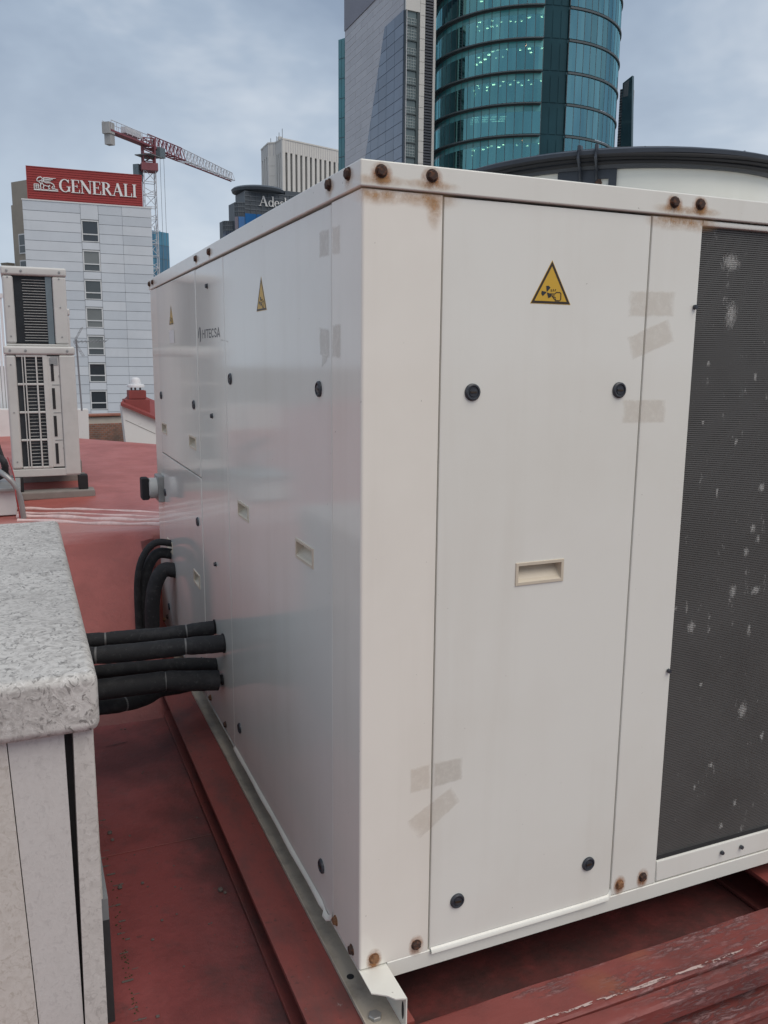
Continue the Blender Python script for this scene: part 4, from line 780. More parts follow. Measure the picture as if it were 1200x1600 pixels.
# ==================================================================== CONDENSERS on the upper deck
def condenser(label, x0, x1, y0, y1, z0, z1, kind):
    r = empty('condenser_unit', ((x0 + x1) / 2, (y0 + y1) / 2, z0), label, 'condenser', group='small condensers on the upper roof'); W = x1 - x0
    mb = MB(); mb.box(x0 + .012, x1 - .012, y0 + .03, y1 - .01, z0 + .02, z1 - .04); mb.build('inner_body', 'cond_dark' if kind else 'cond', r)
    mb = MB(); mb.box(x0 - .006, x1 + .006, y0 - .006, y1 + .006, z1 - .055, z1, 0, 0.014, 3); lid_ = mb.build('top_cover', 'cond', r, smooth=40)
    for k in range(3): MB().lathe([(0.008, 0), (0.008, -0.004), (0.001, -0.005)], (x0 + W * (.08, .30, .90)[k], y0 - .006, z1 - .028), 'y', 8).build('screw', 'cond_wire', lid_)
    b0 = .012 if kind == 2 else .05
    mb = MB(); mb.box(x0, x1, y0 + .0, y1, z0, z0 + b0, 0, min(.006, b0 * .3)); mb.build('base_tray', 'cond', r, smooth=40)
    mb = MB(); mb.box(x1 - .011, x1, y0 + .08, y1, z0 + b0 + .001, z1 - .056); mb.build('side_panel', 'cond', r)
    mb = MB(); mb.box(x0, x0 + .011, y0 + .10, y1, z0 + b0 + .001, z1 - .056); mb.build('side_panel', 'cond', r)
    if not kind:
        mb = MB(); mb.box(x0, x1, y0, y0 + .08, z0 + b0 + .001, z1 - .056, 0, 0.012, 3); mb.build('end_panel', 'cond', r, smooth=40); return r
    wl, wr = (W * 0.17, W * 0.22) if kind == 2 else (W * 0.155, W * 0.23)
    mb = MB(); mb.box(x0, x0 + wl, y0, y0 + .10, z0 + b0 + .001, z1 - .056, 0, 0.016, 3); mb.build('corner_post', 'cond', r, smooth=40)
    mb = MB(); mb.box(x1 - wr, x1 + (.002 if kind == 1 else 0), y0 - (.004 if kind == 1 else 0), y0 + .08, z0 + b0 + .001 - (.048 if kind == 1 else 0), z1 - .056, 0, 0.010, 3); mb.build('corner_post', 'cond', r, smooth=40)
    for k in range(3):
        for xx in (x0 + wl * .5, x1 - wr * .5): MB().lathe([(0.005, 0), (0.005, -0.003), (0.001, -0.004)], (xx, y0, z0 + (z1 - z0) * (.12, .5, .86)[k]), 'y', 8).build('screw', 'cond_wire', r)
    if kind == 2:      # upper unit: bare coil behind horizontal wires, steel strip
        xa, xb = x0 + wl, x1 - wr
        mb = MB(); mb.box(xb - W * .11, xb - .004, y0 + .012, y0 + .03, z0 + b0 + .002, z1 - .057); mb.build('coil_strip', 'blue_grey', r)
        n = 23
        for i in range(n):
            z = z0 + b0 + .02 + (z1 - z0 - .10 - b0) * i / (n - 1); MB().tube([(xa + W * .13 + .002 * (i % 3), y0 + .018, z), (xb - W * .112, y0 + .018, z)], 0.0022, 6).build('guard_wire', 'cond_wire', r)
        mb = MB(); x = xa + 0.004
        while x < xb - W * .12: mb.box(x, x + .0018, y0 + .022, y0 + .0285, z0 + b0 + .004, z1 - .06); x += .006
        o = mb.build('coil_fins', 'cond_dark', r); o['kind'] = 'stuff'
    else:              # lower unit: plastic grille of rounded openings, service panel with slots
        xa, xb, xm = x0 + wl, x1 - wr, x0 + W * 0.60
        za, zb_ = z0 + .060, z1 - .062
        mb = MB(); mb.box(xm, xb - .002, y0 + .006, y0 + .03, za, zb_); sp = mb.build('service_panel', 'cond', r)
        for i in range(4):
            zz = za + (zb_ - za) * i / 4; hh = (zb_ - za) / 4
            mb = MB(); mb.box(xm + .018, xm + .036, y0 + .0035, y0 + .0058, zz + .02, zz + hh * (.86 if i < 3 else .72)); mb.build('slot', 'dark_inside', sp)
            mb = MB(); mb.box(xm + .02, xb - .004, y0 + .004, y0 + .0058, zz + hh - .006, zz + hh - .002); mb.build('groove', 'cond_wire', sp)
        mb = MB(); mb.box(xm + .012, xb - .008, y0 + .0035, y0 + .0058, zb_ - .058, zb_ - .012); mb.build('grip_recess', 'cond_wire', sp)
        for zz, rr in ((za + .60 * (zb_ - za) + .16, .012), (za + .17 * (zb_ - za), .011)): MB().lathe([(rr, 0), (rr, -.004), (rr * .5, -.004), (rr * .5, -.001)], (xm + .075, y0 + .006, zz), 'y', 14).build('valve_cap', 'cond_wire', sp)
        # grille bars
        for i in range(5):
            zz = za + (zb_ - za) * i / 4; mb = MB(); mb.box(xa, xm, y0 + .004, y0 + .016, zz - .007, zz + .007, 0, 0.003, 1); mb.build('grille_bar', 'cond', r)
        for k, xx in enumerate((xa + W * .085, xa + W * .125, xa + W * .285, xm - .014)):
            wq = (.003, .004, .005, .014)[k]; mb = MB(); mb.box(xx - wq, xx + wq, y0 + .002, y0 + .018, za, zb_, 0, 0.002, 1); mb.build('grille_upright', 'cond', r)
        for i in range(4):
            for j in range(1, 8):
                zz = za + (zb_ - za) * (i + j / 8) / 4; MB().tube([(xa + W * .13, y0 + .022, zz), (xm - .02, y0 + .022, zz + .001)], 0.0024, 5).build('guard_wire', 'cond_wire', r)
    return r
YC = 4.30
zl = DECK + 0.15
cl = condenser('larger lower condenser with square grille standing on concrete strip', -0.700, -0.288, YC, YC + 0.95, zl, 1.435, 1)
condenser('condenser stacked on top with horizontal wire guard over coil', -0.686, -0.312, YC + 0.03, YC + 0.85, 1.4365, 1.925, 2)
cb3 = ay(105, 482, 5.55); condenser('pale condenser half hidden behind the stacked pair', -0.62, -0.235, 5.55, 6.35, DECK + 0.10, cb3.z, 0)
for x in (-0.67, -0.275):
    for y in (YC + .03, YC + .82):
        mb = MB(); mb.box(x - .03, x + .03, y - .04, y + .04, DECK + 0.055, zl - 0.0005, 0, 0.006); mb.build('rubber_foot', 'rubber', cl, smooth=40)
for i, y in enumerate((YC + 0.03, YC + 0.82)):
    mb = MB(); mb.box(-0.82, -0.205, y - .07, y + .07, DECK + .001, DECK + 0.054, 0, 0.012); tag(mb.build('concrete_strip', 'concrete', smooth=40), ('concrete strip under the front rubber feet of stacked condensers', 'concrete strip under the rear feet of stacked condensers')[i], 'footing', 'concrete strips under condensers')
for y, q in ((5.65, 'front'), (6.25, 'rear')):
    mb = MB(); mb.box(-0.66, -0.20, y - .06, y + .06, DECK + .001, DECK + 0.099, 0, 0.01); tag(mb.build('concrete_strip', 'concrete', smooth=40), 'concrete strip under the %s end of the half hidden condenser' % q, 'footing', 'concrete strips under condensers')
# service box, conduit, pipework at the left edge
q0, q1 = ay(-60, 812, 3.75), ay(24, 767, 3.75)
sb = empty('service_box', ((q0.x + q1.x) / 2, 3.95, DECK), 'white service box with grey cover plate behind the stone wall', 'box')
mb = MB(); mb.box(q0.x, q1.x, 3.75, 4.15, DECK + .001, q1.z, 0, 0.006); mb.build('casing', 'whitewash', sb, smooth=40)
mb = MB(); mb.box(q0.x - .02, q1.x + .03, 3.72, 4.17, q1.z + .0005, q1.z + .022, 0, 0.005); mb.build('cover_plate', 'galv', sb, smooth=40)
def flex(label, px, y, r, mat, cat='conduit'):
    P = smoothpath([P3(u, v, y + dy) for u, v, dy in px], 9); rr = [r * (1 + (0.07 if i % 2 else -0.03)) for i in range(len(P))]
    return tag(MB().tube(P, rr, 12).build('flexible_conduit', mat, smooth=60), label, cat)
flex('grey corrugated conduit arching over the white service box', [(-40, 722, .1), (-10, 732, .0), (8, 743, -.1), (22, 757, -.12), (32, 780, -.12), (37, 812, -.12), (38, 840, -.12)], 3.75, 0.015, M['galv'])
flex('thin red cable hanging beside the grey conduit', [(12, 715, .12), (22, 745, -.04), (25, 775, -.12), (30, 800, -.12), (34, 830, -.12)], 3.72, 0.0035, M['sign_red'], 'cable')
flex('black cable bundle hanging left of the lower condenser', [(-14, 640, .3), (-4, 690, .2), (4, 715, .15), (12, 742, .1), (20, 757, 0.05)], 3.9, 0.011, M['rubber'], 'cable')
flex('dark pipe bend at the picture edge below the condensers', [(-40, 700, .1), (-8, 712, .05), (6, 722, 0), (4, 742, .05), (-30, 752, .1)], 3.95, 0.02, M['foam'], 'pipe')

# ==================================================================== NEIGHBOURING ROOF WALLS
def pxwall(px, y, th): return MB().prism([(p.x, p.z) for p in (ay(u, v, y) for u, v in px)], 'y', y, y + th)
tag(pxwall([(-260, 640), (138, 640), (140, 705), (-260, 705)], 9.2, 0.25).build('parapet_wall', 'whitewash'), 'white parapet wall behind the condensers at the roof edge', 'wall')
mb = pxwall([(139, 663), (200, 661), (203, 705), (139, 705)], 10.6, 0.1); tag(mb.build('brick_wall', 'brick'), 'short old brick wall between the white roof walls', 'wall')
ew = empty('rendered_wall', (ay(165, 690, 11.2).x, 11.3, DECK - 0.3), 'cream rendered wall with terracotta coping above brick wall', 'wall')
pxwall([(120, 653), (215, 650), (215, 705), (120, 705)], 11.2, 0.25).build('wall_face', 'cream_wall', ew)
pxwall([(118, 649), (192, 647), (192, 649.5), (118, 651.5)], 11.16, 0.3).build('coping', 'terracotta', ew)
gw = empty('gable_wall', (ay(220, 690, 9.0).x, 9.1, DECK - 0.2), 'white sloping wall with red coping beside the chimney', 'wall')
pxwall([(190, 634), (243, 655), (330, 690), (330, 720), (199, 712), (194, 668)], 9.0, 0.22).build('wall_face', 'whitewash', gw)
a, b, c_ = ay(188, 629, 8.97), ay(243, 651.5, 8.97), ay(330, 686, 8.97); mb = MB(); V = []
for p in (a, b, c_): V += [(p.x, 8.95, p.z), (p.x, 8.95, p.z - .035), (p.x + 0.25, 9.9, p.z + 0.10), (p.x + .25, 9.9, p.z + .065)]
mb.add(V, [(0, 4, 6, 2), (4, 8, 10, 6), (1, 3, 7, 5), (5, 7, 11, 9), (0, 1, 5, 4), (4, 5, 9, 8), (2, 6, 7, 3), (6, 10, 11, 7), (0, 2, 3, 1), (8, 9, 11, 10)]); mb.build('red_coping', 'red_paint', gw)
pxwall([(196, 656), (243, 677.5), (243, 678.3), (196, 656.8)], 8.997, 0.002).build('wall_crack', 'concrete', gw)
cY = 9.0; k0 = ay(216, 645, cY); cs = (ay(235, 640, cY).x - ay(197, 640, cY).x)
chm = empty('chimney', (k0.x, cY + .2, k0.z), 'small red roof chimney with white domed cowl', 'chimney')
def cbox(u0, u1, v0, v1, nm, mt, dy=0.0):
    A, B = ay(u0, v1, cY), ay(u1, v0, cY); mb = MB(); dd = (B.x - A.x) / 2; mb.box(A.x, B.x, cY + .2 - dd, cY + .2 + dd, A.z, B.z, 0, 0.008); mb.build(nm, mt, chm, smooth=40)
cbox(197, 235, 624.5, 650, 'base', 'red_paint'); cbox(203, 230, 610.5, 624.2, 'shaft', 'red_paint')
cbox(207, 210, 606.2, 610.3, 'neck_post', 'frame_g'); cbox(221, 224, 606.2, 610.3, 'neck_post', 'frame_g'); cbox(213, 216, 606.2, 610.3, 'neck_post', 'frame_g')
c0 = ay(215.5, 606, cY); s = cs / 38
MB().lathe([(14.0 * s, 0), (14.2 * s, 2.5 * s), (13 * s, 4.6 * s), (8.6 * s, 5.2 * s), (7.6 * s, 11 * s), (6.4 * s, 14.2 * s), (4.5 * s, 15.6 * s), (0.01, 16 * s)], (c0.x, cY + .2, c0.z), 'z', 24, cap=True).build('cowl', 'white_metal', chm, smooth=40)
# TV antenna on the white wall
aY = 9.0; a0 = ay(128, 642, aY); at = empty('tv_antenna', (a0.x, aY, a0.z), 'thin television aerial on a pole beside the condensers', 'antenna')
tp = ay(120, 530, aY); MB().bar((a0.x, aY, a0.z), (a0.x - .02, aY, tp.z), 0.010, n=8).build('pole', 'frame_g', at)
t0, t1 = ay(119, 534, aY), ay(170, 531, aY); MB().bar((t0.x, aY, t0.z), (t1.x, aY + .3, t0.z + .02), 0.006, n=6).build('boom', 'frame_g', at)
for i in range(9):
    q = i / 8; p = Vector((t0.x, aY, t0.z)).lerp(Vector((t1.x, aY + .3, t0.z + .02)), q); hh = 0.10 - 0.05 * q; MB().bar((p.x - .03, p.y - hh, p.z - .02), (p.x + .03, p.y + hh, p.z + .02), 0.003, n=5).build('element', 'frame_g', at)
mb = MB()
for i in range(7): z = t0.z - .16 + .32 * i / 6; mb.bar((t0.x - .02 + abs(i - 3) * .03, aY - .2, z), (t0.x - .02 + abs(i - 3) * .03, aY + .2, z), 0.002)
for yy in (-.2, 0, .2): mb.bar((t0.x + .07, aY + yy, t0.z - .16), (t0.x - .02, aY + yy, t0.z), 0.002); mb.bar((t0.x + .07, aY + yy, t0.z + .16), (t0.x - .02, aY + yy, t0.z), 0.002)
mb.build('reflector', 'frame_g', at)
# louvred white screen at the picture's left edge
ls = empty('louvred_screen', (ay(-60, 640, 9.6).x, 9.6, ay(-60, 640, 9.6).z), 'white slatted screen at the left picture edge', 'screen')
for i in range(26):
    p = ay(13 - i * 5.2, 640, 9.6); q = ay(13 - i * 5.2, 466, 9.6); mb = MB(); mb.box(p.x - .013, p.x + .013, 9.58, 9.62, p.z, q.z); mb.build('slat', 'white_metal', ls)
p, q = ay(16, 466, 9.6), ay(-125, 466, 9.6); mb = MB(); mb.box(q.x, p.x, 9.57, 9.63, p.z, p.z + .05); mb.build('top_rail', 'white_metal', ls)
p, q = ay(16, 640, 9.6), ay(-125, 640, 9.6); mb = MB(); mb.box(q.x, p.x, 9.57, 9.63, p.z - .1, p.z - .001); mb.build('bottom_rail', 'frame_g', ls)

# ==================================================================== CITY
class Facade:
    """vertical plane through two surveyed points; local frame: x to the right, y away, z up from the street"""
    def __init__(s, uA, uB, DA, DB, v=556):
        A, B = hd(uA, v, DA), hd(uB, v, DB); s.A = Vector((A.x, A.y, 0)); s.e = Vector((B.x - A.x, B.y - A.y, 0)); s.w = s.e.length; s.e /= s.w
        s.rz = math.atan2(s.e.y, s.e.x); s.n = Vector((-s.e.y, s.e.x, 0))
    def uv(s, u, v, d=0.0):
        r = ray(u, v); t = ((s.A + s.n * d - CAM).dot(s.n)) / r.dot(s.n); p = CAM + r * t
        return (p - s.A).dot(s.e), p.z - GROUND
    def root(s, name, label, cat, group=None): return empty(name, (s.A.x, s.A.y, GROUND), label, cat, s.rz, group)
def pbox(fc, u0, v0, u1, v1, y0, y1, name, mat, parent):
    a, z1 = fc.uv(u0, v0); b, z0 = fc.uv(u1, v1); mb = MB(); mb.box(a, b, y0, y1, z0, z1); return mb.build(name, mat, parent, local=True)

# --- office block with boarded facade and rooftop sign
D0 = 88.0; zt = hd(33, 312, D0).z; lo, hi = 60.0, 160.0
for _ in range(50):
    mid = (lo + hi) / 2
    if hd(236, 326, mid).z < zt: lo = mid
    else: hi = mid
fg = Facade(33, 239.5, D0, hi); og = fg.root('office_building', 'pale boarded office block with one column of windows', 'building')
X0 = fg.uv(34.5, 313)[0]; Wg = fg.uv(236, 326)[0]; zt_l = zt - GROUND
mb = MB(); mb.box(X0 + 0.03, Wg - 0.03, 0.12, 14, 0, zt_l - 0.05); mb.build('inner_wall', 'joint', og, local=True)
wins = [(127, 345, 152, 378), (131, 392, 154, 424), (134, 438, 157, 468), (136.5, 481, 159.5, 512), (139, 525, 161.5, 555), (142, 568, 164.5, 597), (145, 611, 167, 640)]
sL = sum(fg.uv((a + 0), (b + d) / 2)[0] for a, b, c, d in wins) / 7; sR = sum(fg.uv(c, (b + d) / 2)[0] for a, b, c, d in wins) / 7
wz = [(fg.uv(140, d)[1], fg.uv(140, b)[1]) for a, b, c, d in wins]
pitch = (wz[0][1] - wz[-1][1]) / 6; bh = pitch / 3
zrow = zt_l
r_i = 0
while zrow > zt_l - bh * 27:
    z1, z0 = zrow, zrow - bh + 0.035
    cuts = [0.0, Wg * 0.22 if r_i % 2 else Wg * 0.3, sL - 0.12]
    for a, b in ((X0, sL - 0.14), (sR + 0.14, Wg * .78), (Wg * .78 + .02, Wg)):
        q = rnd.uniform(-0.006, 0.006); mb = MB(); mb.box(a, b, q, 0.119, z0, z1); mb.build('cladding_board', rnd.choice(('board', 'board', 'board_b', 'board_c')), og, local=True)
    zrow -= bh; r_i += 1
zs = [zt_l] + [z for p in wz for z in (p[1] + 0.06, p[0] - 0.06)] + [zt_l - bh * 27]
for i in range(0, len(zs), 2): mb = MB(); mb.box(sL - 0.11, sR + 0.11, 0.0, 0.119, zs[i + 1], zs[i]); mb.build('infill_board', 'board_b', og, local=True)
for i, (z0, z1) in enumerate(wz):
    mb = MB(); mb.box(sL - .11, sR + .11, -0.03, 0.10, z1 - .06, z1 + .055); mb.box(sL - .11, sL + .0, -0.01, 0.10, z0, z1 - .06); mb.box(sR, sR + .11, -0.01, 0.10, z0, z1 - .06); mb.box(sL, sR, -0.01, 0.10, z0, z0 + .08)
    zm = z0 + (z1 - z0) * .36; mb.box(sL, sR, -0.015, 0.10, zm - .05, zm + .05); wf = mb.build('window_frame', 'frame_w', og, local=True)
    mb = MB(); mb.box(sL, sR, 0.05, 0.08, zm + .05, z1 - .06); mb.build('pane', ('win_dark', 'win_blind', 'win_mid', 'win_blind', 'win_blind', 'win_dark', 'win_dark')[i], wf, local=True)
    mb = MB(); mb.box(sL, sR, 0.05, 0.08, z0 + .08, zm - .05); mb.build('pane', ('win_dark', 'win_mid', 'win_mid', 'win_blind', 'win_mid', 'win_mid', 'win_dark')[i], wf, local=True)
    mb = MB(); mb.box(sL - .13, sR + .13, -0.04, 0.05, z1 + .056, z1 + .13); mb.build('lintel', 'frame_g', wf, local=True)
mb = MB(); mb.box(X0 - 0.06, Wg + 0.06, -0.05, 0.3, zt_l, zt_l + .12); mb.build('roof_edge', 'frame_w', og, local=True)
# sign
sg = fg.root('rooftop_sign', 'red ribbed rooftop sign with white GENERALI lettering and lion emblem', 'sign'); SY = 0.6
def suv(u, v): return fg.uv(u, v, SY)
s0, s1 = suv(43, 285)[0], suv(221, 300)[0]; zb0, zt0 = zt_l + .10, suv(42, 260)[1]
sh_ = zt0 - zb0
mb = MB(); mb.box(s0, s1, SY + .06, SY + .5, zb0, zt0); mb.build('backing', 'sign_red', sg, local=True)
for i in range(14): mb = MB(); mb.box(s0, s1, SY, SY + .059, zb0 + sh_ * i / 14, zb0 + sh_ * (i + .82) / 14); mb.build('board', 'sign_red', sg, local=True)
mb = MB(); mb.box(s0 - .08, s0 - .002, SY - .03, SY + .5, zb0, zt0 + .08); mb.box(s1 + .002, s1 + .08, SY - .03, SY + .5, zb0, zt0 + .08); mb.box(s0, s1, SY - .03, SY + .5, zt0 + .002, zt0 + .08); mb.build('sign_frame', 'sign_red', sg, local=True)
tx0 = suv(92.5, 290)[0]; tx1 = suv(214, 300)[0]; tz0, tz1 = suv(95, 300)[1], suv(95, 279.5)[1]
word('GENERALI', SERIF, lambda x, z, d: (tx0 + x, SY - 0.02 - d, tz0 + z), tz1 - tz0, tx1 - tx0, 0.06, 'sign_white', sg, True)
ex0, ez0 = suv(53, 296.5); ex1 = suv(91, 299)[0]; ez1 = suv(55, 275)[1]; ew_, eh_ = ex1 - ex0, ez1 - ez0
lion = [ln(0, .03, 1, .03, .09), ln(0.02, .1, .02, .42, .05), ln(.02, .42, .2, .42, .05), ln(.2, .1, .2, .42, .05), ln(.05, .2, .18, .2, .04), ln(.05, .31, .18, .31, .04), ln(.11, .1, .11, .42, .03),
        [(.16, .62, .05), (.14, .75, .06), (.2, .9, .07), (.3, .96, .07), (.38, .86, .07), (.34, .72, .06), (.25, .66, .05), (.17, .62, .04)], [(.22, .6, .05), (.3, .48, .06), (.38, .44, .06), (.34, .6, .06), (.4, .72, .06)],
        [(.4, .9, .05), (.55, .92, .06), (.75, .9, .06), (.93, .93, .03)], [(.42, .8, .05), (.6, .8, .06), (.8, .82, .03)], [(.44, .68, .05), (.58, .68, .06), (.72, .72, .03)], [(.42, .88, .05), (.42, .62, .06), (.52, .56, .06), (.7, .58, .06), (.82, .48, .07), (.86, .3, .06), (.8, .2, .06), (.92, .12, .06), (.99, .14, .03)],
        [(.3, .46, .07), (.27, .3, .07), (.3, .14, .06), (.24, .1, .05)], [(.4, .44, .06), (.42, .3, .06), (.38, .18, .06), (.42, .11, .06)], [(.42, .38, .05), (.56, .32, .05), (.68, .34, .05)], [(.66, .4, .06), (.6, .26, .06), (.66, .16, .06), (.58, .1, .05)], [(.8, .36, .06), (.74, .22, .06), (.8, .1, .05)]]
strokes(MB(), lion, ex0, ez0, ew_, eh_, lambda x, z, d: (x, SY - 0.02 - d, z), 0.06).build('lion_emblem', 'sign_white', sg, local=True)
# --- tan building behind
ft = Facade(17, 60, 104, 100); tb = ft.root('tan_building', 'tan rendered building edge left of the office block', 'building')
zt2 = ft.uv(17, 285)[1]; Wt = ft.uv(60, 300)[0]; xl = ft.uv(22, 400)[0]
mb = MB(); mb.box(ft.uv(17.5, 290)[0], Wt, 0, 8, 0, zt2); mb.build('wall', 'tan', tb, local=True)
mb = MB(); xa = ft.uv(24, 325)[0]; mb.box(xa, Wt, -0.5, -0.001, 0, ft.uv(24, 322)[1]); mb.build('bay', 'tan', tb, local=True)
for (u0, v0, u1, v1) in ((29.5, 366, 42, 396), (32, 407, 44, 430)):
    a, z1 = ft.uv(u0, v0, -.5); b, z0 = ft.uv(u1, v1, -.5); mb = MB(); mb.box(a, b, -.58, -.502, z0, z1); wf = mb.build('window', 'frame_w', tb, local=True)
    zm = z0 + (z1 - z0) * .42
    for q0, q1 in ((z0 + .12, zm - .05), (zm + .05, z1 - .12)): mb = MB(); mb.box(a + .12, b - .12, -.60, -.581, q0, q1); mb.build('pane', 'win_mid', wf, local=True)
a, z1 = ft.uv(15, 412, -.5); mb = MB(); mb.prism([(a - .3, z1), (a + .9, z1), (a + .9, z1 - 1.2), (a + .35, z1 - .9)], 'y', -1.4, -.502); mb.build('eave', 'tan_dark', tb, local=True)

# --- tower crane
def lattice(mb, p0, p1, w0, w1, n, r, m=0, tri=False, upv=Vector((0, 0, 1))):
    p0, p1 = Vector(p0), Vector(p1); d = (p1 - p0).normalized(); a = d.cross(upv)
    if a.length < 1e-3: a = Vector((1, 0, 0))
    a.normalize(); b = a.cross(d).normalized()
    if b.dot(upv) < 0: b = -b
    offs = [(-1, 0), (1, 0), (0, 2.6)] if tri else [(-1, -1), (1, -1), (1, 1), (-1, 1)]
    def pt(t, o): w_ = (w0 + (w1 - w0) * t) / 2; return p0.lerp(p1, t) + a * o[0] * w_ + b * o[1] * w_
    for o in offs: mb.bar(pt(0, o), pt(1, o), r * 1.25, m)
    k = len(offs)
    for i in range(n):
        t0_, t1_ = i / n, (i + 1) / n
        for j in range(k):
            o, o2 = offs[j], offs[(j + 1) % k]; mb.bar(pt(t0_, o), pt(t1_, o2) if i % 2 else pt((t0_ + t1_) / 2, o2), r * .8, m); mb.bar(pt(t1_, o), pt(t1_, o2), r * .8, m)
    return mb
Dp = 140.0; pv = hd(231, 222, Dp); tipz = pv.z
def onz(u, v): d = ray(u, v); return CAM + d * ((tipz - CAM.z) / d.z)
tip, ctr = onz(363, 275), onz(141, 201)
jd = (tip - pv); jd.z = 0; jl = jd.length; jd.normalize()
cr = empty('tower_crane', (pv.x, pv.y, GROUND), 'white and red tower crane with long lattice jib', 'crane')
zR = hd(232, 266, Dp).z
lattice(MB(), (pv.x, pv.y, GROUND), (pv.x, pv.y, zR), 1.75, 1.75, 34, 0.06).build('mast', 'crane_w', cr)
lattice(MB(), (pv.x, pv.y, zR), (pv.x, pv.y, pv.z + 0.4), 1.7, 1.7, 4, 0.10).build('slewing_tower', 'crane_r', cr)
mb = MB(); mb.box(pv.x - 1.2, pv.x + 1.2, pv.y - 1.2, pv.y + 1.2, zR - .2, zR + .9); mb.build('slewing_ring', 'crane_r', cr)
lattice(MB(), pv + Vector((0, 0, -.8)), pv + jd * jl * .36 + Vector((0, 0, -.8)), 1.5, 1.5, 9, 0.075, tri=True).build('jib_root', 'crane_r', cr)
lattice(MB(), pv + jd * jl * .36 + Vector((0, 0, -.8)), pv + jd * jl + Vector((0, 0, -.8)), 1.5, 1.0, 17, 0.055, tri=True).build('jib', 'crane_w', cr)
MB().bar(pv + jd * jl * .4 + Vector((0, 0, -1)), pv + jd * jl * .98 + Vector((0, 0, -1)), 0.12).build('jib_rail', 'crane_r', cr)
cl_ = (ctr - pv); cl_.z = 0; cj = cl_.length; cdv = -jd; perp = Vector((-jd.y, jd.x, 0))
def obox(mb, c, ex, ey, ez, hx, hy, hz, m=0):
    V = [c + ex * (sx2 * hx) + ey * (sy * hy) + ez * (sz * hz) for sz in (-1, 1) for sx2, sy in ((-1, -1), (1, -1), (1, 1), (-1, 1))]
    return mb.add(V, [(0, 3, 2, 1), (4, 5, 6, 7), (0, 1, 5, 4), (1, 2, 6, 5), (2, 3, 7, 6), (3, 0, 4, 7)], m)
Zv = Vector((0, 0, 1))
obox(MB(), pv + cdv * cj * .5 + Zv * -.6, jd, perp, Zv, cj * .5, .65, .13).build('counter_jib', 'crane_r', cr)
mb = MB()
for s2 in (-.75, .75):
    mb.bar(pv + perp * s2 + Zv * .7, pv + cdv * cj + perp * s2 + Zv * .7, 0.05)
    for i in range(9): q = pv + cdv * cj * i / 8 + perp * s2; mb.bar(q + Zv * -.4, q + Zv * .7, .04)
mb.build('railing', 'crane_w', cr)
obox(MB(), pv + cdv * cj * .42 + Zv * .35, jd, perp, Zv, cj * .20, .4, .42).build('winch_housing', 'crane_w', cr)
mb = obox(MB(), pv + cdv * (cj * .97) + Zv * -.3, jd, perp, Zv, .6, .62, .75); obox(mb, pv + cdv * (cj * .95) + Zv * -1.75, jd, perp, Zv, .5, .5, .7); mb.build('counterweight', 'crane_c', cr)
obox(MB(), Vector((pv.x, pv.y, zR + 2.8)) + jd * 1.8 + perp * -.9, jd, perp, Zv, .7, .45, .7).build('operator_cab', 'blue_grey', cr)
obox(MB(), Vector((pv.x, pv.y, zR + 2.0)), jd, perp, Zv, 1.5, 1.4, .06).build('walkway', 'frame_g', cr)
obox(MB(), Vector((pv.x, pv.y, zR - 0.4)) - perp * -0 - rt0 * 1.7, jd, perp, Zv, .5, .5, 1.2).build('ladder_cage', 'blue_grey', cr)
mb = MB()
for q in (.12, .16): tpz = pv + jd * jl * q; mb.bar(tpz + Zv * -1, Vector((tpz.x, tpz.y, GROUND + 25)), .03)
mb.build('hoist_rope', 'frame_g', cr)
# --- narrow blue glass tower
fb = Facade(248, 270.5, 250, 254); bt = fb.root('blue_glass_tower', 'narrow blue glass tower beside the crane mast', 'building')
Wb = fb.w; zb_t = fb.uv(245, 361)[1]
mb = MB(); mb.box(-2, Wb - .02, 0.06, 14, 0, zb_t - .1); mb.build('core', 'slate', bt, local=True)
rw = 3.7; z = zb_t; i = 0
while z > zb_t - rw * 7:
    for j in range(-1, 2): mb = MB(); mb.box(Wb * (j / 2) + .06, Wb * ((j + 1) / 2) - .06, 0, .059, z - rw + .12, z); mb.build('pane', ('blue_glass', 'blue_glass_b')[(i + j + rnd.randint(0, 1)) % 2], bt, local=True)
    z -= rw; i += 1
p = fb.uv(250, 352)[1]; MB().bar((Wb * .4, 2, zb_t - .1), (Wb * .4, 2, p), .12).build('mast', 'frame_g', bt, local=True)
MB().bar((Wb * .75, 2, zb_t - .1), (Wb * .75, 2, p - 1), .12).build('mast', 'frame_g', bt, local=True)

# --- dark round-cornered office with white lettering
fa = Facade(387, 505, 180, 186); ad = fa.root('dark_office_block', 'dark grey office block with round roof disc and white lettering', 'building')
za1 = fa.uv(382, 298)[1]; x_l = fa.uv(345, 330)[0]; Wa = fa.w
# plan of the near faces: curved left corner
plan = [(Wa, 0), (0.0, 0)] + [(0.0 - 2.4 * math.sin(t), 0.0 + 2.4 * (1 - math.cos(t))) for t in [PI / 2 * i / 4 for i in range(1, 5)]]
plan = [(Wa, 0.0), (0.0, 0.0), (-1.7, 0.5), (-2.2, 1.0), (-2.6, 3.6), (-4.6, 4.6), (-5.1, 5.4), (-5.2, 9.0), (-6.0, 20), (Wa, 20)]
zt_a = [za1, fa.uv(372, 312)[1], fa.uv(350, 325)[1]]
mb = MB(); mb.prism(plan[:2] + [(0.0, 6), (Wa, 6)], 'z', 0, za1); mb.build('body', 'slate', ad, local=True)
mb = MB(); mb.prism([(-0.002, 0.02), (-1.25, 0.4), (-1.75, 1.1), (-1.80, 5), (-0.002, 5)], 'z', 0, za1 - 2.2); mb.build('corner_bay', 'slate', ad, local=True)
mb = MB(); mb.prism([(-1.803, 2.4), (-3.1, 3.0), (-3.45, 3.7), (-3.5, 6), (-1.803, 6)], 'z', 0, za1 - 5.6); mb.build('side_bay', 'slate', ad, local=True)
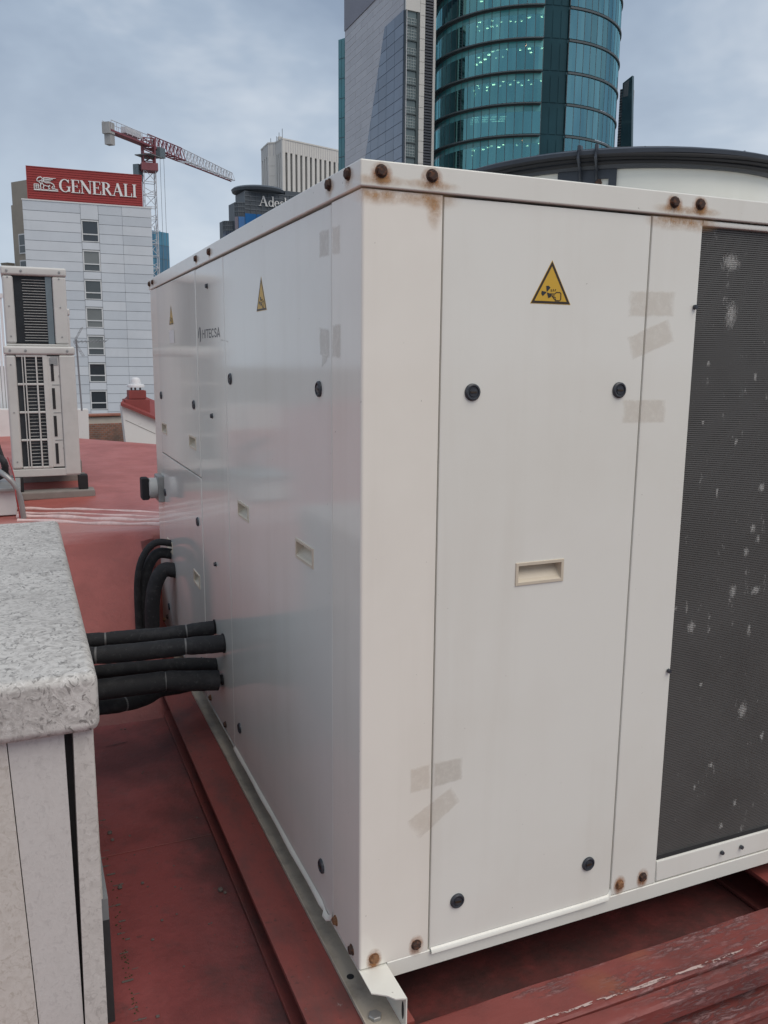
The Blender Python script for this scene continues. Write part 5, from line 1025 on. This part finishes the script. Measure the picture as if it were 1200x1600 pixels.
def slab_on(p, q, z0, z1, mat, name, parent, off=0.06, inset=.05):
    p, q = Vector((*p, 0)), Vector((*q, 0)); e_ = (q - p).normalized(); n_ = Vector((-e_.y, e_.x, 0)); 
    if n_.y > 0: n_ = -n_
    a, b = p + e_ * inset, q - e_ * inset; V = [(*(v_ + n_ * o_)[:2], z_) for z_ in (z0, z1) for v_, o_ in ((a, .004), (b, .004), (b, off), (a, off))]
    return MB().add(V, [(0, 1, 2, 3), (7, 6, 5, 4), (0, 4, 5, 1), (1, 5, 6, 2), (2, 6, 7, 3), (3, 7, 4, 0)]).build(name, mat, parent, local=True)
fl = 3.6
for (p, q, top, cols, mset) in (((0, 0), (Wa, 0), za1 - 4.3, 7, ('ade_blue', 'ade_blue', 'ade_dark')), ((-1.25, .4), (0, .02), za1 - 5.0, 1, ('ade_blue', 'ade_blue')), ((-1.75, 1.1), (-1.25, .4), za1 - 5.0, 1, ('ade_pink',)), ((-3.1, 3.0), (-1.803, 2.4), za1 - 7.6, 2, ('ade_pink', 'ade_dark')), ((-3.45, 3.7), (-3.1, 3.0), za1 - 7.6, 1, ('ade_pink', 'ade_dark'))):
    for f_ in range(6):
        for c in range(cols):
            t0_, t1_ = c / cols, (c + 1) / cols; P_ = lambda t: (p[0] + (q[0] - p[0]) * t, p[1] + (q[1] - p[1]) * t)
            slab_on(P_(t0_), P_(t1_), top - fl * (f_ + 1) + .25, top - fl * f_, rnd.choice(mset), 'window', ad)
for (p, q, zt_, cols) in (((0, 0), (Wa, 0), za1, 14), ((-1.25, .4), (0, .02), za1 - 2.2, 3), ((-1.75, 1.1), (-1.25, .4), za1 - 2.2, 2), ((-3.1, 3.0), (-1.803, 2.4), za1 - 5.6, 4), ((-3.45, 3.7), (-3.1, 3.0), za1 - 5.6, 2)):
    rows = 5 if p == (0, 0) else 3
    for r_ in range(rows): slab_on(p, q, zt_ - r_ * .85 - .14, zt_ - r_ * .85, 'slate_l', 'lattice_bar', ad, .10, 0)
    for c in range(cols + 1):
        t = c / cols; w_ = .05 / max(.5, math.hypot(q[0] - p[0], q[1] - p[1])); P_ = lambda t: (p[0] + (q[0] - p[0]) * t, p[1] + (q[1] - p[1]) * t)
        if t + w_ <= 1: slab_on(P_(t), P_(t + w_), zt_ - rows * .85, zt_, 'slate_l', 'lattice_upright', ad, .14, 0)
cxr, _ = fa.uv(408, 300); rz_ = fa.uv(372, 299)
MB().lathe([(4.4, 0.0), (5.3, .3), (5.5, .8), (5.1, 1.15), (1.0, 1.4), (.02, 1.42)], (cxr + 0.6, 3.6, za1 + .02), 'z', 40).build('roof_disc', 'slate', ad, smooth=40, local=True)
mb = MB(); mb.box(cxr + 5.5, Wa, 1.0, 5.9, za1 + .01, za1 + 1.0); mb.build('roof_plant', 'slate', ad, local=True)
lx0, lz0 = fa.uv(404, 321.5); lx1 = fa.uv(448, 323)[0]; lz1 = fa.uv(404, 305.5)[1]
sxw = (lx1 - lx0) / sum(SERIF[c][0] for c in 'Adesl') * sum(SERIF[c][0] for c in 'Adeslas')
word('Adeslas', SERIF, lambda x, z, d: (lx0 + x, -0.16 - d, lz0 + z), lz1 - lz0, sxw, 0.08, 'sign_white', ad, True)

# --- white tower with tall vertical window slots
def at2(u, D): p = hd(u, 300, D); return Vector((p.x, p.y))
ztw = hd(442, 217.5, 300).z; zsl = hd(442, 237, 300).z
PT = [at2(409, 317), at2(420, 307), at2(431, 306), at2(442, 300), at2(570, 322)]
PTb = [at2(575, 365), at2(412, 355)]
wt = empty('white_tower', (PT[3].x, PT[3].y, GROUND), 'white stone tower with tall narrow window slots', 'building')
cen = sum(PT, Vector((0, 0))) / 5 + (PT[2] - PT[3]).normalized() * 20
ins = [p + (cen - p).normalized() * .9 for p in PT] + PTb
MB().prism([(p.x, p.y) for p in ins], 'z', GROUND, ztw - .3).build('core', 'tower_slot', wt)
def run(p, q, t0_, t1_, z0, z1, th, name, mat, out=0.0):
    e_ = (q - p); n_ = Vector((-e_.y, e_.x)).normalized()
    if n_.dot(cen - p) < 0: n_ = -n_
    a, b = p.lerp(q, t0_) - n_ * out, p.lerp(q, t1_) - n_ * out
    return MB().prism([tuple(a), tuple(b), tuple(b + n_ * th), tuple(a + n_ * th)], 'z', z0, z1).build(name, mat, wt)
for k, ns in ((0, 3), (1, 0), (2, 3), (3, 17)):
    p, q = PT[k], PT[k + 1]
    run(p, q, 0, 1, zsl, ztw, .8, 'parapet', 'tower_white'); run(p, q, 0, 1, ztw + .002, ztw + .45, .8, 'cornice', 'tower_white', .15)
    if ns == 0:
        zz = zsl - .01
        while zz > zsl - 60: run(p, q, 0, 1, zz - 3.2, zz, .8, 'stone_panel', 'tower_white'); zz -= 3.26
    else:
        w0 = 1 / (ns + .57)
        for i in range(ns + 1): run(p, q, i * w0, min(1, i * w0 + w0 * .57), GROUND, zsl - .01, .8, 'pilaster', 'tower_white')
    nf = max(2, int((q - p).length / .95))
    for i in range(nf): run(p, q, (i + .44) / nf, (i + .56) / nf, zsl + .1, ztw - .05, .05, 'parapet_fin', 'tile', .06)
for (u, D, v) in ((423, 312, 216), (436, 312, 207), (441, 310, 201), (432, 312, 213)): p = hd(u, v, D); MB().bar((p.x, p.y, ztw - .2), (p.x, p.y, p.z), .10).build('roof_mast', 'frame_g', wt)
p = hd(437.5, 214, 312); mb = MB(); mb.box(p.x - .7, p.x + .7, p.y - .7, p.y + .7, ztw - .2, p.z); mb.build('roof_plant', 'tower_white', wt)

# --- glass tower: tiled wall, slanted glass, stair bay, louvres, curved curtain wall
HZ = lambda u: 555.7 + (u - 26) * 0.0087
DN = 110.0
fl_ = Facade(538, 628, DN * 606 / 512, DN); gt = fl_.root('glass_tower', 'tall tower with curved teal glass front and tiled side wall', 'building')
zT = 100.0
xb_ = 0.0; Wl = fl_.w
mb = MB(); mb.box(0.02, Wl - .02, .12, .17, 0, fl_.uv(630, -60)[1]); mb.build('tile_backing', 'tile_line', gt, local=True)
# boundary between tile wall and upper volume: constant height
zbnd = fl_.uv(537.5, 50)[1]
mb = MB(); mb.box(0.0, Wl - .03, -.03, .17, zbnd + .02, zbnd + 18); mb.build('upper_volume', 'upper_grey', gt, local=True)
rowh = (fl_.uv(540, 50)[1] - fl_.uv(540, 190)[1]) / 13.0; z = zbnd; i = 0
TW = 22
while z > zbnd - rowh * 24:
    segs = 5; off = (i % 2) * .5
    for j in range(segs + 1):
        a = max(0, (j - off) / segs * Wl); b = min(Wl, (j + 1 - off) / segs * Wl)
        if b - a < .1: continue
        mb = MB(); mb.box(a, b - .04, .085 + rnd.uniform(-.006, .006), .119, z - rowh + .11, z); mb.build('tile', 'tile' if rnd.random() < .6 else 'tile_b', gt, local=True)
    z -= rowh; i += 1
mb = MB(); mb.box(0, Wl, .0, .119, 0, z); mb.build('lower_wall', 'tile', gt, local=True)
# slanted glass on the tile wall
def pl(u, v): return fl_.uv(u, v)
ga, gb, gc, gd = pl(603, 42), pl(632.5, 15.5), pl(632.5, 300), pl(564, 300)
for r_ in range(15):
    for c in range(6):
        zt_ = gb[1] - (gb[1] - gc[1]) * r_ / 15; zb2 = gb[1] - (gb[1] - gc[1]) * (r_ + 1) / 15
        def xl_at(z): t = (ga[1] - z) / (ga[1] - gd[1]); return ga[0] + (gd[0] - ga[0]) * t
        xr = gb[0]; stepw = (xr - xl_at(gc[1])) / 6; a = xr - stepw * (c + 1); b = xr - stepw * c
        ztc = min(zt_, ga[1] + (gb[1] - ga[1]) * max(0, (b - ga[0])) / (gb[0] - ga[0]) if gb[0] != ga[0] else zt_)
        P_ = [(max(a, xl_at(zb2)), zb2 + .06), (b - .06, zb2 + .06), (b - .06, zt_), (max(a, xl_at(zt_)), zt_)]
        if P_[0][0] >= b - .2: continue
        if P_[3][0] >= b - .06: P_ = P_[:3]
        MB().prism(P_, 'y', -.16, -.05).build('slant_pane', 'blue_grey_glass' if rnd.random() < .55 else 'blue_grey_glass_b', gt, local=True)
MB().prism([ga, (gb[0], gb[1]), (gc[0], gc[1]), gd], 'y', -.049, -.012).build('slant_backing', 'slate', gt, local=True)
# left teal slab behind
ftl = Facade(529, 538.5, 150, 149); zz = ftl.uv(530, 62)[1]
tl = ftl.root('teal_slab_tower', 'thin teal glass slab at the left edge of the tiled tower', 'building')
mb = MB(); mb.box(0, ftl.w + 3, .06, 12, 0, zz - .05); mb.build('core', 'slate', tl, local=True)
fz = 3.05; z = zz
while z > zz - fz * 9:
    for j in range(2): mb = MB(); mb.box(ftl.w * j / 2 + .03, ftl.w * (j + 1) / 2 - .03, 0, .059, z - fz + .12, z); mb.build('pane', 'teal_solid', tl, local=True)
    mb = MB(); mb.box(ftl.w + .03, ftl.w + 3, 0, .059, z - fz + .12, z); mb.build('pane', 'teal_solid', tl, local=True)
    z -= fz
# front strips: stair bay, pilaster, louvres (face the camera)
cornr = fl_.A + fl_.e * Wl
ff = Facade(628, 676, DN, DN + 2.2); fr_ = ff.root('stair_tower', 'narrow stair bay with lattice windows and dark louvres between towers', 'building')
X = lambda u, v=130: ff.uv(u, v)[0]
xs = {k: X(k) for k in (633, 655, 663, 676, 680)}
zst = ff.uv(640, 16)[1]; zhi = zst + 14
mb = MB(); mb.box(xs[633] + .01, xs[680], .30, .6, 0, zhi); mb.build('core', 'slate', fr_, local=True)
mb = MB(); mb.box(xs[633], xs[655] - .02, 0, .299, zst + .02, zhi); mb.build('head_panel', 'tower_white', fr_, local=True)
ph = (ff.uv(640, 17)[1] - ff.uv(640, 247)[1]) / 10.0
for i in range(13):
    z1 = zst - ph * i; z0 = z1 - ph; sx0, sx1 = xs[633] + .02, xs[655] - .04
    mb = MB(); mb.box(sx0, sx1, .20, .25, z0 + .08, z1); sp = mb.build('stair_window', 'stair_pane', fr_, local=True)
    mb = MB(); mb.box(sx0, sx1, .04, .198, z0, z0 + .16); mb.box(sx0, sx0 + .10, .05, .198, z0 + .16, z1); mb.box(sx1 - .34, sx1, .05, .198, z0 + .16, z1); mb.build('frame', 'stair_frame', sp, local=True)
    mb = MB(); w_ = sx1 - .36 - (sx0 + .12)
    for j in range(5): x = sx0 + .12 + w_ * j / 4; mb.box(x - .028, x + .028, .15, .199, z0 + .18, z1 - (.0 if i % 2 else ph * .45))
    for j in range(5):
        z = z0 + .2 + (ph - .3) * j / 4
        if i % 2 or j < 3: mb.box(sx0 + .12, sx1 - .36, .155, .1995, z - .035, z + .035)
    mb.build('lattice', 'stair_grid', sp, local=True)
zz = zhi
while zz > zst - ph * 13: mb = MB(); mb.box(xs[655], xs[663] - .02, -.02, .299, zz - 1.26, zz); mb.build('pilaster_panel', 'tower_white', fr_, local=True); zz -= 1.3
mb = MB(); zz = zhi
while zz > zst - ph * 13: mb.box(xs[663], xs[676] - .02, .02, .28, zz - .26, zz - .05); zz -= .34
mb.build('louvre_blades', 'louvre', fr_, local=True)['kind'] = 'stuff'
mb = MB(); mb.box(xs[676], xs[680] - .03, .0, .29, 0, zhi); mb.build('edge_strip', 'tower_white', fr_, local=True)
# curved curtain wall
Dc, Rc = 120.0, 11.85
dcen = ray(804, 560); c2 = CAM + dcen * (Dc / math.hypot(dcen.x, dcen.y)); cyl = empty('curved_tower', (c2.x, c2.y, GROUND), 'round tower of teal glass panes with dark sunshade rings and lit ceilings', 'building', math.atan2(CAM.y - c2.y, CAM.x - c2.x) + PI / 2)
# local frame: -y faces the camera, x to the right; angle phi from -y towards +x
zring = hd(818, 10.5, Dc - Rc).z - GROUND; flh = (hd(823, 11, Dc - Rc).z - hd(823, 213, Dc - Rc).z) / 4
def cp(phi, r, z): return (r * math.sin(phi), -r * math.cos(phi), z)
dphi = math.radians(5.0)
A1, A2, B1, B2 = -17, 2, 5, 19      # columns (x 5 deg): left curtain wall, recess, right curtain wall
def curved(phi0, phi1, r0, r1, z0, z1, k=2, mb=None):
    mb = mb or MB(); V = []
    for i in range(k + 1):
        p = phi0 + (phi1 - phi0) * i / k; V += [cp(p, r1, z0), cp(p, r1, z1), cp(p, r0, z1), cp(p, r0, z0)]
    return mb.add(V, [(i * 4 + j, i * 4 + (j + 1) % 4, (i + 1) * 4 + (j + 1) % 4, (i + 1) * 4 + j) for i in range(k) for j in range(4)] + [(0, 1, 2, 3), (k * 4 + 3, k * 4 + 2, k * 4 + 1, k * 4)])
tops = [zring + flh * i for i in range(1, -5, -1)]       # ring heights, one storey each below
mb = MB(); mb.lathe([(Rc * .45, tops[-1] - flh), (Rc * .45, tops[0])], (0, 0, 0), 'z', 24); mb.build('core', 'core', cyl, local=True)
mb = MB(); mb.lathe([(Rc, 0), (Rc, tops[-1] - flh - .3)], (0, 0, 0), 'z', 48); mb.build('lower_drum', 'teal_solid', cyl, local=True, smooth=40)
mb = MB(); mb.lathe([(Rc, tops[0] + .32), (Rc, tops[0] + 16)], (0, 0, 0), 'z', 48); mb.build('upper_drum', 'teal_solid', cyl, local=True, smooth=40)
mesh_cache = {}
rl = random.Random(3)
for fi, zt_ in enumerate(tops):
    MB().lathe([(Rc - .42, zt_ - .02), (Rc - .42, zt_ + .28)], (0, 0, 0), 'z', 60).build('floor_slab', 'ceil', cyl, local=True)
    zlo = zt_ - flh + .30; zhi_ = zt_ - .04; zsp = zhi_ - (zhi_ - zlo) * .24
    for c in range(A1, A2):
        p0, p1 = c * dphi, (c + 1) * dphi
        curved(p0 + .003, p1 - .003, Rc - .05, Rc, zlo - .02, zsp - .002).build('pane', M['pane'][rl.randint(0, 2)], cyl, local=True)
        curved(p0 + .003, p1 - .003, Rc - .05, Rc, zsp + .002, zhi_ + .02).build('spandrel_pane', M['spandrel'][rl.choice((0, 0, 1, 2))], cyl, local=True)
    for c in range(B1, B2):
        p0, p1 = c * dphi, (c + 1) * dphi
        curved(p0 + .003, p1 - .003, Rc - .05, Rc, zlo, zhi_ + .12).build('pane', M['pane2'][rl.randint(0, 2)], cyl, local=True)
    for c in list(range(A1, A2 + 1)) + list(range(B1, B2 + 1)):
        curved(c * dphi - .0028, c * dphi + .0028, Rc - .12, Rc + .015, zlo, zhi_, 1).build('mullion', 'shade', cyl, local=True)
    # sunshade ring on the left part, slim band on the right
    mb = curved(A1 * dphi - .06, A2 * dphi - .01, Rc + .02, Rc + .75, zt_ - .02, zt_ + .05, 24); curved(A1 * dphi - .06, A2 * dphi - .01, Rc + .60, Rc + .80, zt_ - .10, zt_ - .021, 24, mb); curved(A1 * dphi - .06, A2 * dphi - .01, Rc + .02, Rc + .22, zt_ - .16, zt_ - .022, 24, mb); mb.build('sunshade_ring', 'shade', cyl, local=True)
    curved(B1 * dphi, B2 * dphi, Rc + .003, Rc + .16, zt_ - .06, zt_ + .16, 18).build('floor_band', 'shade', cyl, local=True)
    # recess between the two curtain walls
    curved(A2 * dphi + .004, B1 * dphi - .004, Rc - .40, Rc - .30, zt_ - flh + .25, zt_ + .24, 3).build('recess_wall', 'recess', cyl, local=True)
    for c in range(3): curved(A2 * dphi + .004 + c * dphi * 1.0, A2 * dphi + dphi * .9 + c * dphi, Rc - .298, Rc - .25, zlo, zt_ - .3, 1).build('recess_pane', 'recess', cyl, local=True)
    # ceiling lamps
    zc = zt_ - .10
    if fi == 4:
        for i in range(16):
            x0_ = -Rc * .62 + (i % 5) * 1.1 + rl.uniform(-.2, .2); y0_ = -Rc * .62 + (i // 5) * 1.0; mb = MB(); mb.box(x0_, x0_ + .8, y0_ - .05, y0_ + .05, zc - .05, zc); mb.build('strip_lamp', 'lamp_cool', cyl, local=True)
        for (x_, y_) in ((-.6, -10.6), (.9, -10.3), (1.6, -11.0)): MB().tube([(x_ + .5 * math.cos(a), y_ + .5 * math.sin(a), zc - .06) for a in [2 * PI * i / 20 for i in range(21)]], .05, 5).build('ring_lamp', 'lamp_cool', cyl, local=True)
    else:
        for i in range(24):
            ph_ = math.radians(-66 + 80 * (i + rl.random()) / 24); r_ = Rc * (.60 + .34 * ((i * 0.618 + rl.random() * .35) % 1))
            q = cp(ph_, r_, zc); k = rl.choice((.07, .09, .11, .14)); mb = MB(); mb.box(q[0] - k * 1.3, q[0] + k * 1.3, q[1] - k, q[1] + k, zc - .06, zc, 0, .03, 1); mb.build('ceiling_lamp', 'lamp', cyl, local=True)
        if rl.random() < .6: q = cp(math.radians(rl.uniform(45, 60)), Rc * .86, zc); mb = MB(); mb.box(q[0] - .25, q[0] + .25, q[1] - .12, q[1] + .12, zc - .06, zc); mb.build('ceiling_lamp', 'lamp', cyl, local=True)
# blade and louvre strip right of the round tower
fr2 = Facade(957, 990, 128, 126); bd = fr2.root('blade_tower', 'dark slanted glass blade beside grey louvres right of round tower', 'building')
c_px = [(973, 130), (988, 118), (985, 330), (966, 330)]; MB().prism([fr2.uv(u, v) for u, v in c_px], 'y', 0, .4).build('blade', 'blade_glass', bd, local=True)
MB().prism([fr2.uv(u, v) for u, v in ((975, 131), (983, 125), (981, 150), (974, 152))], 'y', -.05, -.003).build('blade_pane', 'slate_l', bd, local=True)
a, z1 = fr2.uv(961, 137); b, _ = fr2.uv(971.5, 137); zlow = fr2.uv(961, 330)[1]
mb = MB(); mb.box(a, b, 1.2, 3, zlow, z1); mb.build('louvre_backing', 'tile', bd, local=True)
mb = MB(); z = z1 - .1
while z > zlow: mb.box(a + .1, b - .2, 1.05, 1.19, z - .16, z); z -= .36
mb.build('louvre_blades', 'louvre', bd, local=True)['kind'] = 'stuff'
